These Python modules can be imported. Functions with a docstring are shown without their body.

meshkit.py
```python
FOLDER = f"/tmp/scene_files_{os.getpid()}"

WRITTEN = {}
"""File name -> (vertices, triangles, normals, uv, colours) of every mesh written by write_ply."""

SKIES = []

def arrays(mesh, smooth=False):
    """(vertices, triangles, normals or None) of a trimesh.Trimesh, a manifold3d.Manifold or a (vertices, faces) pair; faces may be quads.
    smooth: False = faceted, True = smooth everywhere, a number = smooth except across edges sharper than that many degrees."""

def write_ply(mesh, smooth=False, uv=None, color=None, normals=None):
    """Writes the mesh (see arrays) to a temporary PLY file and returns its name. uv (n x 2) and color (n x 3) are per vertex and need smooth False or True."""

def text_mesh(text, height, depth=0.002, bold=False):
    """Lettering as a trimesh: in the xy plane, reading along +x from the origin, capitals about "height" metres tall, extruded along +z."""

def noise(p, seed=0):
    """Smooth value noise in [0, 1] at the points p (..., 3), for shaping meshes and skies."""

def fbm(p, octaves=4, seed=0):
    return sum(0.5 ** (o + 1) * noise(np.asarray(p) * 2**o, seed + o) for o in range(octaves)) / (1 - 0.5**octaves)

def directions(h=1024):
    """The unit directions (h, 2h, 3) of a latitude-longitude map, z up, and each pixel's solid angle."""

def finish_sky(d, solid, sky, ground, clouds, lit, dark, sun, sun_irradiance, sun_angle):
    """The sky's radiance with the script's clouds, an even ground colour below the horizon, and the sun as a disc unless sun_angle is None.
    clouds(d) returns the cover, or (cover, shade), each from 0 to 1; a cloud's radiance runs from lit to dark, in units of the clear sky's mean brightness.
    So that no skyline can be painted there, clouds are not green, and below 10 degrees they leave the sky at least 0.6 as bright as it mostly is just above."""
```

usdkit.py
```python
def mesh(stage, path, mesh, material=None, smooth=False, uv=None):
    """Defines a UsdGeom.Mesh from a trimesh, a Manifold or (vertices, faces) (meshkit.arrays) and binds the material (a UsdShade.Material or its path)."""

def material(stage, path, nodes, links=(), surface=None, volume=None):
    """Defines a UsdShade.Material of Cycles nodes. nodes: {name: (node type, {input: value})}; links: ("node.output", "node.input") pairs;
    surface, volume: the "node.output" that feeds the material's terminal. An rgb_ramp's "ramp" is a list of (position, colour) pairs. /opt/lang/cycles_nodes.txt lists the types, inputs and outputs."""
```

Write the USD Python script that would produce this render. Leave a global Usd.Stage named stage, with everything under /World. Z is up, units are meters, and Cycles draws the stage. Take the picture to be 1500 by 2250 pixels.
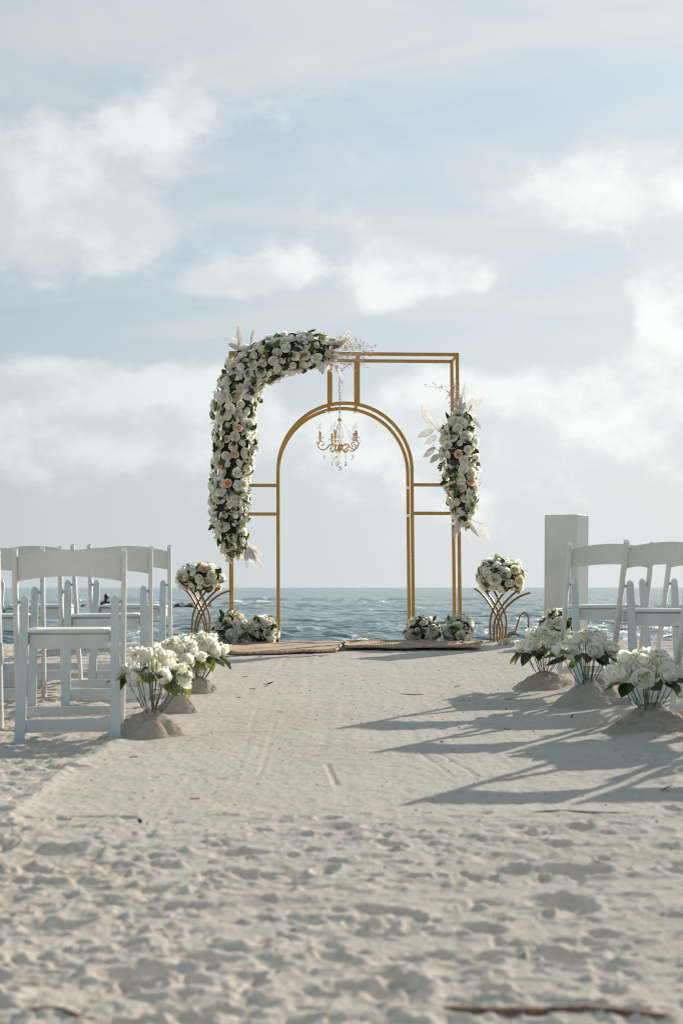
import math
import numpy as np
import trimesh
import meshkit
import usdkit
from pxr import Usd, UsdGeom, UsdLux, UsdShade, Gf, Sdf, Vt

# ------------------------------------------------------------------ stage, camera, light
stage = Usd.Stage.CreateInMemory()
UsdGeom.SetStageUpAxis(stage, 'Z')
UsdGeom.SetStageMetersPerUnit(stage, 1.0)
UsdGeom.Xform.Define(stage, '/World')
UsdGeom.Scope.Define(stage, '/World/Looks')

F = 3125.0                    # focal length in photo pixels (50 mm on a 24 mm wide frame)
CAM_Z = 0.793
SUN_AZ, SUN_EL = math.radians(40.5), math.radians(23.7)
SKY_STRENGTH, SUN_INTENSITY, EXPOSURE = 0.10, 1.10, 1.02

cam = UsdGeom.Camera.Define(stage, '/World/camera')
cam.AddTranslateOp().Set(Gf.Vec3d(0, 0, CAM_Z))
cam.AddRotateXOp().Set(90 + math.degrees(math.atan(166 / F)))
cam.CreateHorizontalApertureAttr(24.0)
cam.CreateVerticalApertureAttr(36.0)
cam.CreateFocalLengthAttr(50.0)
cam.CreateClippingRangeAttr(Gf.Vec2f(0.05, 30000))
cam.CreateFStopAttr(4.0)
cam.CreateFocusDistanceAttr(10.5)
cam.CreateExposureAttr(EXPOSURE)


def mat(name, nodes, links=(), surface='p.BSDF', volume=None):
    return usdkit.material(stage, '/World/Looks/' + name, nodes, links, surface, volume)


def sky_material():
    nodes = {
        'sky': ('sky_texture', dict(sky_type='single_scattering', sun_disc=False, sun_elevation=SUN_EL, sun_rotation=SUN_AZ,
                                    air_density=1.0, aerosol_density=1.6, ozone_density=1.0, altitude=0.0)),
        'tc': ('texture_coordinate', {}),
        'sep': ('separate_xyz', {}),
    }
    L = [('tc.generated', 'sep.vector')]

    def noise(n, scale, detail, rough, stretch=(1, 1, 1.0), off=(0, 0, 0), dist=0.0):
        nodes[n + 'm'] = ('mapping', dict(scale=stretch, location=off))
        nodes[n] = ('noise_texture', dict(scale=scale, detail=detail, roughness=rough, distortion=dist))
        L.extend([('tc.generated', n + 'm.vector'), (n + 'm.vector', n + '.vector')])

    def math_(n, op, a, b=None, c=None, clamp=False):
        v = dict(math_type=op, use_clamp=clamp)
        for k, x in (('value1', a), ('value2', b), ('value3', c)):
            if x is None:
                continue
            if isinstance(x, str):
                L.append((x, f'{n}.{k}'))
            else:
                v[k] = float(x)
        nodes[n] = ('math', v)
        return n + '.value'

    # clouds: billowy noise, gathered round a few cumulus masses low over the sea
    blobs = [(70, 450, 230, 170, .74), (285, 500, 140, 75, .46), (400, 235, 270, 125, .30), (610, 440, 240, 110, .32),
             (560, 590, 165, 62, .62), (450, 625, 120, 40, .5), (900, 590, 160, 70, .56), (1080, 600, 120, 45, .38), (815, 680, 100, 40, .36),
             (1350, 430, 260, 140, .74), (1460, 690, 110, 140, .55), (1230, 800, 120, 40, .25), (60, 870, 180, 100, .60), (220, 940, 320, 130, .56),
             (450, 900, 150, 100, .36), (720, 980, 320, 160, .40), (1250, 960, 330, 170, .52), (1400, 900, 190, 130, .45), (1000, 880, 200, 90, .2),
             (150, 700, 420, 120, -.34), (560, 715, 330, 60, -.28), (1180, 700, 210, 70, -.22), (1000, 760, 300, 60, -.12), (730, 610, 55, 90, -.34), (120, 150, 220, 90, -.18), (900, 300, 330, 140, -.14), (420, 360, 200, 60, -.12)]
    total = None
    for i, (px, py, sx, sy, w) in enumerate(blobs):
        az, el = (px - 750) / F, math.atan((1291 - py) / F)
        c = np.array([math.sin(az) * math.cos(el), math.cos(az) * math.cos(el), math.sin(el)])
        nodes[f'b{i}s'] = ('vector_math', dict(math_type='subtract', vector2=tuple(c)))
        nodes[f'b{i}m'] = ('vector_math', dict(math_type='multiply', vector2=(F / sx, F / sx, F / sy)))
        nodes[f'b{i}l'] = ('vector_math', dict(math_type='length'))
        nodes[f'b{i}r'] = ('map_range', dict(range_type='smoothstep', from_min=0.0, from_max=1.6, to_min=w, to_max=0.0, clamp=True))
        L.extend([('tc.generated', f'b{i}s.vector1'), (f'b{i}s.vector', f'b{i}m.vector1'), (f'b{i}m.vector', f'b{i}l.vector1'), (f'b{i}l.value', f'b{i}r.value')])
        total = f'b{i}r.result' if total is None else math_(f'b{i}a', 'add', total, f'b{i}r.result')
    noise('n1', 11.0, 10.0, 0.56, (1, 1, 1.45), (3.1, 1.7, 0.4), 0.0)
    noise('n2', 11.0, 10.0, 0.56, (1, 1, 1.45), (3.1 - .014, 1.7 - .010, 0.4 - .026), 0.0)
    noise('n3', 2.6, 3.0, 0.5, (1, 1, 2.6), (7.3, 2.2, 5.1))
    big = math_('big', 'multiply_add', 'n3.fac', 0.5, -0.25)
    base = math_('base', 'add', total, big)
    d1 = math_('d1', 'multiply_add', 'n1.fac', 1.5, base)
    d2 = math_('d2', 'multiply_add', 'n2.fac', 1.5, base)
    nodes['cov'] = ('map_range', dict(range_type='smoothstep', from_min=0.88, from_max=1.24, clamp=True))
    L.append((d1, 'cov.value'))
    lit = math_('lit', 'subtract', d1, d2)
    nodes['litr'] = ('map_range', dict(range_type='smoothstep', from_min=-0.16, from_max=0.20, clamp=True))
    L.append((lit, 'litr.value'))
    # thin high veil, whiter towards the horizon
    noise('v', 3.2, 5.0, 0.6, (1, 1, 5.0), (1.0, 4.0, 2.0), 0.6)
    nodes['veil'] = ('map_range', dict(range_type='smoothstep', from_min=0.30, from_max=0.72, to_min=0.22, to_max=0.86, clamp=True))
    L.append(('v.fac', 'veil.value'))
    nodes['low'] = ('map_range', dict(range_type='smoothstep', from_min=0.0, from_max=0.36, to_min=1.0, to_max=0.0, clamp=True))
    L.append(('sep.z', 'low.value'))
    veil = math_('veil2', 'maximum', 'veil.result', 'low.result')
    # how bright the air is around here: the sky's own brightness drives the clouds too
    nodes['sun'] = ('vector_math', dict(math_type='dot_product', vector2=(math.sin(SUN_AZ) * math.cos(SUN_EL), math.cos(SUN_AZ) * math.cos(SUN_EL), math.sin(SUN_EL))))
    L.append(('tc.generated', 'sun.vector1'))
    nodes['glow'] = ('rgb_ramp', dict(ramp=[(0.0, (.27, .385, .44)), (.5, (.37, .485, .535)), (.78, (.72, .77, .80)), (.90, (.95, .955, .96)), (.97, (1.0, 1.0, .99)), (1.0, (1.06, 1.05, 1.02))]))
    g01 = math_('g01', 'multiply_add', 'sun.value', 0.5, 0.5)
    L.append((g01, 'glow.fac'))
    nodes['blue'] = ('mix', dict(mix_type='mix', fac=0.85, color2=BLUE))
    L.append(('sky.color', 'blue.color1'))
    nodes['mv'] = ('mix', dict(mix_type='mix', color2=VEIL))
    L.extend([('blue.color', 'mv.color1'), (veil, 'mv.fac')])
    nodes['cc'] = ('mix', dict(mix_type='mix', color1=CLOUD_DARK, color2=CLOUD_LIT))
    L.append(('litr.result', 'cc.fac'))
    nodes['mc'] = ('mix', dict(mix_type='mix'))
    covm = math_('covm', 'multiply', 'cov.result', 0.86)
    L.extend([('mv.color', 'mc.color1'), ('cc.color', 'mc.color2'), (covm, 'mc.fac')])
    nodes['out'] = ('vector_math', dict(math_type='multiply'))
    L.extend([('mc.color', 'out.vector1'), ('glow.color', 'out.vector2')])
    nodes['bg'] = ('background_shader', dict(strength=SKY_STRENGTH))
    L.append(('out.vector', 'bg.color'))
    return usdkit.material(stage, '/World/Looks/sky', nodes, L, surface='bg.background')


K = 4.75
BLUE = (0.46 * K, 0.60 * K, 0.695 * K)
VEIL = (0.825 * K, 0.845 * K, 0.845 * K)
CLOUD_DARK = (0.865 * K, 0.895 * K, 0.90 * K)
CLOUD_LIT = (1.07 * K, 1.085 * K, 1.06 * K)
dome = UsdLux.DomeLight.Define(stage, '/World/sky')
UsdShade.MaterialBindingAPI.Apply(dome.GetPrim()).Bind(sky_material())
dome.GetPrim().SetCustomDataByKey('kind', 'structure')
dome.GetPrim().SetCustomDataByKey('label', 'pale blue sky with soft white cumulus clouds')
sun = UsdLux.DistantLight.Define(stage, '/World/sun')
sun.CreateIntensityAttr(SUN_INTENSITY)
sun.CreateAngleAttr(0.6)
sun.CreateNormalizeAttr(True)
sun.CreateColorAttr(Gf.Vec3f(1.0, 0.90, 0.77))
sun.AddRotateZOp().Set(-math.degrees(SUN_AZ))
sun.AddRotateXOp().Set(-(90 - math.degrees(SUN_EL)))     # -z of the light points away from the sun

# ------------------------------------------------------------------ helpers
rng = np.random.default_rng(11)
used = {}


def numbered(parent, name):
    key = (parent, name)
    n = used.get(key, 0)
    used[key] = n + 1
    return name if n == 0 else f'{name}_{n:03d}'


def tag(prim, label=None, cat=None, group=None, kind=None):
    for k, v in (('label', label), ('category', cat), ('group', group), ('kind', kind)):
        if v:
            prim.SetCustomDataByKey(k, v)
    return prim


def thing(name, label, cat, loc=(0, 0, 0), rz=0.0, group=None, rx=0.0, ry=0.0):
    x = UsdGeom.Xform.Define(stage, '/World/' + numbered('/World', name))
    x.AddTranslateOp().Set(Gf.Vec3d(*map(float, loc)))
    x.AddRotateXYZOp().Set(Gf.Vec3f(float(rx), float(ry), float(rz)))
    return tag(x.GetPrim(), label, cat, group)


def part(name, mesh, m, parent, smooth=False, tone=None, label=None, kind=None):
    base = str(parent.GetPath()) if parent is not None else '/World'
    me = usdkit.mesh(stage, f'{base}/{numbered(base, name)}', mesh, m, smooth=smooth)
    if tone is not None:
        UsdGeom.PrimvarsAPI(me).CreatePrimvar('tone', Sdf.ValueTypeNames.FloatArray, 'vertex').Set(Vt.FloatArray.FromNumpy(np.asarray(tone, np.float32)))
    return tag(me.GetPrim(), label, kind=kind)


def cat_(ms):
    vs, fs, n = [], [], 0
    for v, f in ms:
        v, f = np.asarray(v, float), np.asarray(f, int)
        if f.shape[1] == 4:
            f = np.vstack([f[:, [0, 1, 2]], f[:, [0, 2, 3]]])
        vs.append(v)
        fs.append(f + n)
        n += len(v)
    return np.vstack(vs), np.vstack(fs)


def unit(a):
    a = np.asarray(a, float)
    return a / (np.linalg.norm(a) + 1e-12)


def frame_of(n, roll=0.0):
    n = unit(n)
    a = np.cross(n, [0, 0, 1.0] if abs(n[2]) < .95 else [1.0, 0, 0])
    a = unit(a)
    b = np.cross(n, a)
    c, s = math.cos(roll), math.sin(roll)
    return np.stack([a * c + b * s, -a * s + b * c, n], 1)     # columns x, y, z


def grid_faces(nr, nc, wrap=False):
    i, j = np.meshgrid(np.arange(nr - 1), np.arange(nc if wrap else nc - 1), indexing='ij')
    k = (j + 1) % nc
    q = np.stack([i * nc + j, i * nc + k, (i + 1) * nc + k, (i + 1) * nc + j], -1).reshape(-1, 4)
    return np.vstack([q[:, [0, 1, 2]], q[:, [0, 2, 3]]])


def tube(pts, r, sides=8, cap=True):
    p = np.asarray(pts, float)
    r = np.broadcast_to(np.asarray(r, float), (len(p),))
    t = np.gradient(p, axis=0)
    t /= np.linalg.norm(t, axis=1, keepdims=True) + 1e-12
    a = np.cross(t[0], [0, 0, 1.0] if abs(t[0][2]) < .9 else [1.0, 0, 0])
    rings = []
    ang = np.arange(sides) * 2 * math.pi / sides
    for k in range(len(p)):
        a = unit(a - t[k] * (a @ t[k]))
        b = np.cross(t[k], a)
        rings.append(p[k] + r[k] * (np.cos(ang)[:, None] * a + np.sin(ang)[:, None] * b))
    v = np.vstack(rings)
    f = grid_faces(len(p), sides, True)
    if cap:
        v = np.vstack([v, p[0], p[-1]])
        n, e = len(v), (len(p) - 1) * sides
        j = np.arange(sides)
        f = np.vstack([f, np.stack([np.full(sides, n - 2), (j + 1) % sides, j], 1), np.stack([np.full(sides, n - 1), e + j, e + (j + 1) % sides], 1)])
    return v, f


def spline(pts, n):
    p = np.asarray(pts, float)
    from scipy.interpolate import CubicSpline
    s = np.concatenate([[0], np.cumsum(np.linalg.norm(np.diff(p, axis=0), axis=1))])
    return CubicSpline(s, p)(np.linspace(0, s[-1], n))


def sweep_poly(pts, prof, ups):
    """prof (k,2) swept along pts; x axis of the profile = ups, y axis = cross(t, up)."""
    p = np.asarray(pts, float)
    t = np.gradient(p, axis=0)
    t /= np.linalg.norm(t, axis=1, keepdims=True)
    ups = np.broadcast_to(np.asarray(ups, float), p.shape)
    ups = ups - t * (ups * t).sum(1, keepdims=True)
    ups = ups / np.linalg.norm(ups, axis=1, keepdims=True)
    side = np.cross(t, ups)
    k = len(prof)
    v = (p[:, None] + prof[None, :, :1] * ups[:, None] + prof[None, :, 1:] * side[:, None]).reshape(-1, 3)
    f = grid_faces(len(p), k, True)
    j = np.arange(1, k - 1)
    e = (len(p) - 1) * k
    f = np.vstack([f, np.stack([np.zeros(k - 2, int), j, j + 1], 1)[:, ::-1], np.stack([np.full(k - 2, e), e + j, e + j + 1], 1)])
    return v, f


def rounded_rect(w, d, c=0.004):
    w, d = w / 2, d / 2
    return np.array([(w - c, -d), (w, -d + c), (w, d - c), (w - c, d), (-w + c, d), (-w, d - c), (-w, -d + c), (-w + c, -d)])


def bar(a, b, w, d, up=(0, 1, 0), c=0.003):
    return sweep_poly(np.linspace(a, b, 2), rounded_rect(d, w, c), up)


def box(c, s, ch=0.003):
    """box with bevelled vertical... all edges softened: hull of three slabs."""
    c, s = np.asarray(c, float), np.asarray(s, float) / 2
    pts = []
    for k in range(3):
        e = s - ch
        e[k] = s[k]
        for sg in np.ndindex(2, 2, 2):
            pts.append(c + e * (np.array(sg) * 2 - 1))
    h = trimesh.convex.convex_hull(np.array(pts))
    return np.array(h.vertices), np.array(h.faces)


def lathe(prof, n=16):
    p = np.asarray(prof, float)
    a = np.arange(n) * 2 * math.pi / n
    v = np.stack([p[:, None, 0] * np.cos(a), p[:, None, 0] * np.sin(a), np.broadcast_to(p[:, None, 1], (len(p), n))], -1).reshape(-1, 3)
    return v, grid_faces(len(p), n, True)[:, ::-1]


def xf(m, R=None, t=(0, 0, 0), s=1.0):
    v, f = m
    v = np.asarray(v, float) * s
    if R is not None:
        v = v @ np.asarray(R).T
    return v + np.asarray(t, float), f


def rotz(a):
    c, s = math.cos(a), math.sin(a)
    return np.array([[c, -s, 0], [s, c, 0], [0, 0, 1.0]])


def at(px, py, y):
    """the point of the vertical plane at distance y that stands behind a pixel of the photograph"""
    return np.array([(px - 750) / F * y, y, CAM_Z + (1291 - py) / F * y])


SEA_Z = -0.60


def ground_z(x, y):
    """the large shape of the beach: a gentle rise to a low crest behind the arch, then down to the water"""
    x, y = np.asarray(x, float), np.asarray(y, float)
    crest = 11.7 + 0.25 * np.sin(x * .9 + 1) + .12 * np.sin(x * 2.3)
    up = 0.03 * np.minimum(y, 10.9)
    t = np.clip((y - 10.9) / (crest - 10.9), 0, 1)
    up = up + 0.012 * (t * (2 - t))
    down = np.maximum(y - crest, 0)
    z = up - 0.105 * (down - 0.25 * (1 - np.exp(-down / .25)))
    z = z + 0.028 / (1 + np.exp(-(x - 1.15) / .12)) * np.clip((y - 4.2) / 1.5, 0, 1) * np.clip((11 - y) / 1.5, 0, 1)
    return np.maximum(z, -2.6)


def gz(x, y):
    return float(ground_z(x, y))


# ------------------------------------------------------------------ materials
def simple(name, color, rough=.5, metallic=0.0, bump=None, vary=None, spec=.5, **kw):
    nodes = {'p': ('principled_bsdf', dict(base_color=color, roughness=rough, metallic=metallic, specular_ior_level=spec, **kw))}
    L = []
    if vary or bump:
        nodes['g'] = ('texture_coordinate', {})
    if vary:
        sc, lo, hi = vary
        nodes['n'] = ('noise_texture', dict(scale=sc, detail=5.0, roughness=.6))
        nodes['r'] = ('rgb_ramp', dict(ramp=[(.3, tuple(np.array(color) * lo)), (.7, tuple(np.array(color) * hi))]))
        L += [('g.object', 'n.vector'), ('n.fac', 'r.fac'), ('r.color', 'p.base_color')]
    if bump:
        sc, dist = bump
        nodes['bn'] = ('noise_texture', dict(scale=sc, detail=4.0))
        nodes['b'] = ('bump', dict(strength=.6, distance=dist))
        L += [('g.object', 'bn.vector'), ('bn.fac', 'b.height'), ('b.normal', 'p.normal')]
    return mat(name, nodes, L)


def leafy(name, c0, c1, trans, tcol, rough=.45):
    """thin leaf or petal: tone 0..1 runs from c0 to c1, part of the light passes through"""
    nodes = {'a': ('attribute', dict(attribute='tone')),
             'tc': ('texture_coordinate', {}),
             'n': ('noise_texture', dict(scale=38.0, detail=3.0)),
             'mx': ('mix', dict(color1=c0, color2=c1)),
             'v': ('map_range', dict(from_min=.25, from_max=.75, to_min=.80, to_max=1.12, clamp=True)),
             'sc': ('vector_math', dict(math_type='scale')),
             'p': ('principled_bsdf', dict(roughness=rough, specular_ior_level=.35)),
             't': ('translucent_bsdf', {}),
             'tm': ('mix', dict(mix_type='multiply', fac=1.0, color2=tcol)),
             'm': ('mix_closure', dict(fac=trans))}
    L = [('tc.object', 'n.vector'), ('a.fac', 'mx.fac'), ('mx.color', 'sc.vector1'), ('n.fac', 'v.value'), ('v.result', 'sc.scale'), ('sc.vector', 'p.base_color'),
         ('sc.vector', 'tm.color1'), ('tm.color', 't.color'), ('p.BSDF', 'm.closure1'), ('t.BSDF', 'm.closure2')]
    return mat(name, nodes, L, surface='m.closure')


M_CHAIR = simple('white_resin', (.495, .53, .54), .40, vary=(5.0, .90, 1.05), bump=(90.0, .0004), spec=.4)
M_SEAT = simple('white_vinyl', (.76, .76, .77), .3, bump=(60.0, .002))
M_STEEL = simple('dull_steel', (.35, .35, .35), .4, 1.0)
M_GOLD = simple('gold_paint', (.395, .222, .052), .40, .35, vary=(9.0, .86, 1.12), bump=(160.0, .0006), spec=.5)
M_BRONZE = simple('bronze_rod', (.215, .125, .050), .40, .55, vary=(20.0, .85, 1.15))
M_BRASS = simple('aged_brass', (.54, .37, .20), .38, .5, vary=(30.0, .8, 1.15))
M_COPPER = simple('copper_tube', (.34, .165, .10), .42, .4, vary=(40.0, .8, 1.15))
M_TAPE = simple('white_tape', (.82, .82, .80), .5)
M_PLINTH = simple('white_board', (.53, .565, .56), .55, vary=(2.2, .88, 1.05))
M_PLINTH2 = simple('board_edge', (.60, .59, .57), .55)
M_WIRE = simple('grey_wire', (.32, .31, .29), .4, .6)
M_STEM = simple('green_stem', (.035, .05, .02), .5, vary=(40.0, .7, 1.4))
M_ROCK = simple('wet_rock', (.022, .022, .022), .8, vary=(6.0, .6, 1.6), bump=(8.0, .08))
M_SKIN = simple('brown_skin', (.085, .028, .017), .42, vary=(20.0, .85, 1.15))
M_BEARD = simple('black_hair', (.012, .010, .009), .7)
M_SHORTS = simple('swim_shorts', (.03, .05, .09), .8)
M_DEBRIS = simple('dry_debris', (.060, .036, .022), .8, vary=(50.0, .6, 1.7))
M_WEED = simple('dry_seaweed', (.15, .090, .058), .85, vary=(60.0, .6, 1.5))
M_ROSE = leafy('white_rose', (.93, .93, .92), (.88, .86, .60), .48, (1.0, 1.0, .92))
M_CREAM = leafy('cream_rose', (.90, .85, .75), (.86, .76, .54), .40, (1.0, .98, .88))
M_PEACH = leafy('peach_rose', (.92, .74, .60), (.90, .60, .41), .40, (1.0, .9, .8))
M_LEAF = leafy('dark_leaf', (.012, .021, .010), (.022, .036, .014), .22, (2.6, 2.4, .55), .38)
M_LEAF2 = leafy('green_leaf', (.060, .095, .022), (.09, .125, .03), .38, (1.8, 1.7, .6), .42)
M_FILL = leafy('pale_filler', (.30, .36, .13), (.72, .74, .55), .35, (1.0, 1.0, .8), .6)
M_WHITELEAF = leafy('white_preserved_leaf', (.56, .58, .60), (.60, .60, .59), .40, (1.0, 1.0, 1.0), .6)
M_SPRAY = simple('dried_spray', (.52, .43, .36), .8, vary=(60.0, .7, 1.3))
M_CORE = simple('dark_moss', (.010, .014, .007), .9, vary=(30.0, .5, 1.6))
M_GLASS = mat('crystal', {'g': ('glass_bsdf', dict(color=(.98, .99, 1.0), roughness=0.0, IOR=1.5))}, surface='g.BSDF')
M_BULB = mat('bulb_glass', {'f': ('fresnel', dict(IOR=1.45)), 't': ('transparent_bsdf', dict(color=(.96, .96, .96))), 'g': ('glossy_bsdf', dict(roughness=.03, color=(1, 1, 1))),
                            'm': ('mix_closure', {})}, [('f.fac', 'm.fac'), ('t.BSDF', 'm.closure1'), ('g.BSDF', 'm.closure2')], surface='m.closure')


def rug_material():
    nodes = {'g': ('geometry', {}), 'mp': ('mapping', dict(scale=(1, 1, 1), rotation=(0, 0, .03))),
             'w': ('wave_texture', dict(wave_type='bands', bands_direction='y', scale=18.0, distortion=1.5, detail=2.0, detail_scale=6.0)),
             'w2': ('wave_texture', dict(wave_type='bands', bands_direction='x', scale=26.0, distortion=2.0, detail=2.0, detail_scale=5.0)),
             'n': ('noise_texture', dict(scale=26.0, detail=6.0, roughness=.7)), 'mul': ('math', dict(math_type='multiply')), 'ad': ('math', dict(math_type='multiply_add', value2=.8)),
             'r': ('rgb_ramp', dict(ramp=[(.25, (.20, .125, .080)), (.6, (.47, .345, .245)), (.85, (.60, .48, .36))])),
             'b': ('bump', dict(strength=.9, distance=.006)), 'p': ('principled_bsdf', dict(roughness=.9, specular_ior_level=.15))}
    L = [('g.position', 'mp.vector'), ('mp.vector', 'w.vector'), ('mp.vector', 'w2.vector'), ('mp.vector', 'n.vector'), ('w.fac', 'mul.value1'), ('w2.fac', 'mul.value2'),
         ('n.fac', 'ad.value1'), ('mul.value', 'ad.value3'), ('ad.value', 'r.fac'), ('ad.value', 'b.height'), ('r.color', 'p.base_color'), ('b.normal', 'p.normal')]
    return mat('jute_weave', nodes, L)


def sand_material(name, rough_bump=1.0, tint=1.0):
    nodes = {'g': ('geometry', {}),
             'n1': ('noise_texture', dict(scale=1.3, detail=6.0, roughness=.6)),
             'n2': ('noise_texture', dict(scale=30.0, detail=6.0, roughness=.7)),
             'n3': ('noise_texture', dict(scale=330.0, detail=3.0, roughness=.7)),
             'v': ('voronoi_texture', dict(scale=60.0)),
             'r': ('rgb_ramp', dict(ramp=[(.30, (.49 * tint, .42 * tint ** 1.1, .345 * tint ** 1.2)), (.52, (.598 * tint, .538 * tint ** 1.1, .480 * tint ** 1.2)), (.75, (.665 * tint, .60 * tint ** 1.1, .52 * tint ** 1.2))])),
             'r3': ('rgb_ramp', dict(ramp=[(.27, (.55, .52, .50)), (.40, (.97, .97, .97)), (.65, (1.0, 1.0, 1.0)), (.78, (1.06, 1.06, 1.06))])),
             'mixf': ('math', dict(math_type='multiply_add', value2=.45)), 'half': ('math', dict(math_type='multiply', value2=.55)),
             'mx': ('mix', dict(mix_type='multiply', fac=.75)),
             'h': ('math', dict(math_type='multiply_add', value2=.35)),
             'b': ('bump', dict(strength=.55, distance=.010 * rough_bump)),
             'p': ('principled_bsdf', dict(roughness=.95, specular_ior_level=.12, diffuse_roughness=.6))}
    L = [('g.position', f'{n}.vector') for n in ('n1', 'n2', 'n3')] + [
        ('n2.fac', 'half.value1'), ('n1.fac', 'mixf.value1'), ('half.value', 'mixf.value3'), ('mixf.value', 'r.fac'), ('n3.fac', 'r3.fac'), ('r.color', 'mx.color1'), ('r3.color', 'mx.color2'),
        ('mx.color', 'p.base_color'), ('n3.fac', 'h.value1'), ('n2.fac', 'h.value3'), ('h.value', 'b.height'), ('b.normal', 'p.normal')]
    return mat(name, nodes, L)


M_SAND = sand_material('beach_sand')
M_MOUND = sand_material('damp_sand', 1.3, .76)
M_RUG = rug_material()


def sea_material():
    nodes = {'g': ('geometry', {}), 'a': ('attribute', dict(attribute='tone')),
             'm1': ('mapping', dict(scale=(.55, 1.6, 1))), 'n1': ('noise_texture', dict(scale=1.6, detail=6.0, roughness=.62, distortion=.4)),
             'm2': ('mapping', dict(scale=(.05, .16, 1))), 'n2': ('noise_texture', dict(scale=1.0, detail=5.0, roughness=.6)),
             'r': ('rgb_ramp', dict(ramp=[(.35, (.14, .205, .23)), (.6, (.205, .28, .305)), (.75, (.24, .32, .34))])),
             'b': ('bump', dict(strength=1.0, distance=.22)),
             'm3': ('mapping', dict(scale=(.10, .30, 1))), 'n3': ('noise_texture', dict(scale=1.0, detail=5.0, roughness=.65)), 'b3': ('bump', dict(strength=1.0, distance=1.3)),
             'fo': ('noise_texture', dict(scale=2.2, detail=7.0, roughness=.75)),
             'fs': ('math', dict(math_type='multiply_add', value2=1.6)),
             'fm': ('map_range', dict(range_type='smoothstep', from_min=1.15, from_max=1.5, clamp=True)),
             'f2': ('math', dict(math_type='multiply', value2=1.0)),
             'd': ('diffuse_bsdf', dict(color=(.72, .76, .78))),
             'p': ('principled_bsdf', dict(roughness=.24, ior=1.45, specular_ior_level=.5)), 'mx': ('mix_closure', {})}
    L = [('g.position', 'm1.vector'), ('m1.vector', 'n1.vector'), ('g.position', 'm2.vector'), ('m2.vector', 'n2.vector'), ('n2.fac', 'r.fac'), ('r.color', 'p.base_color'),
         ('g.position', 'm3.vector'), ('m3.vector', 'n3.vector'), ('n3.fac', 'b3.height'), ('b3.normal', 'b.normal'), ('n1.fac', 'b.height'), ('b.normal', 'p.normal'), ('m1.vector', 'fo.vector'), ('fo.fac', 'fs.value3'), ('a.fac', 'fs.value1'), ('fs.value', 'fm.value'),
         ('fm.result', 'mx.fac'), ('p.BSDF', 'mx.closure1'), ('d.BSDF', 'mx.closure2')]
    return mat('sea_water', nodes, L, surface='mx.closure')


M_SEA = sea_material()

# ------------------------------------------------------------------ the ground: one sheet of sand
NOISE = meshkit.fbm


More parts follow.
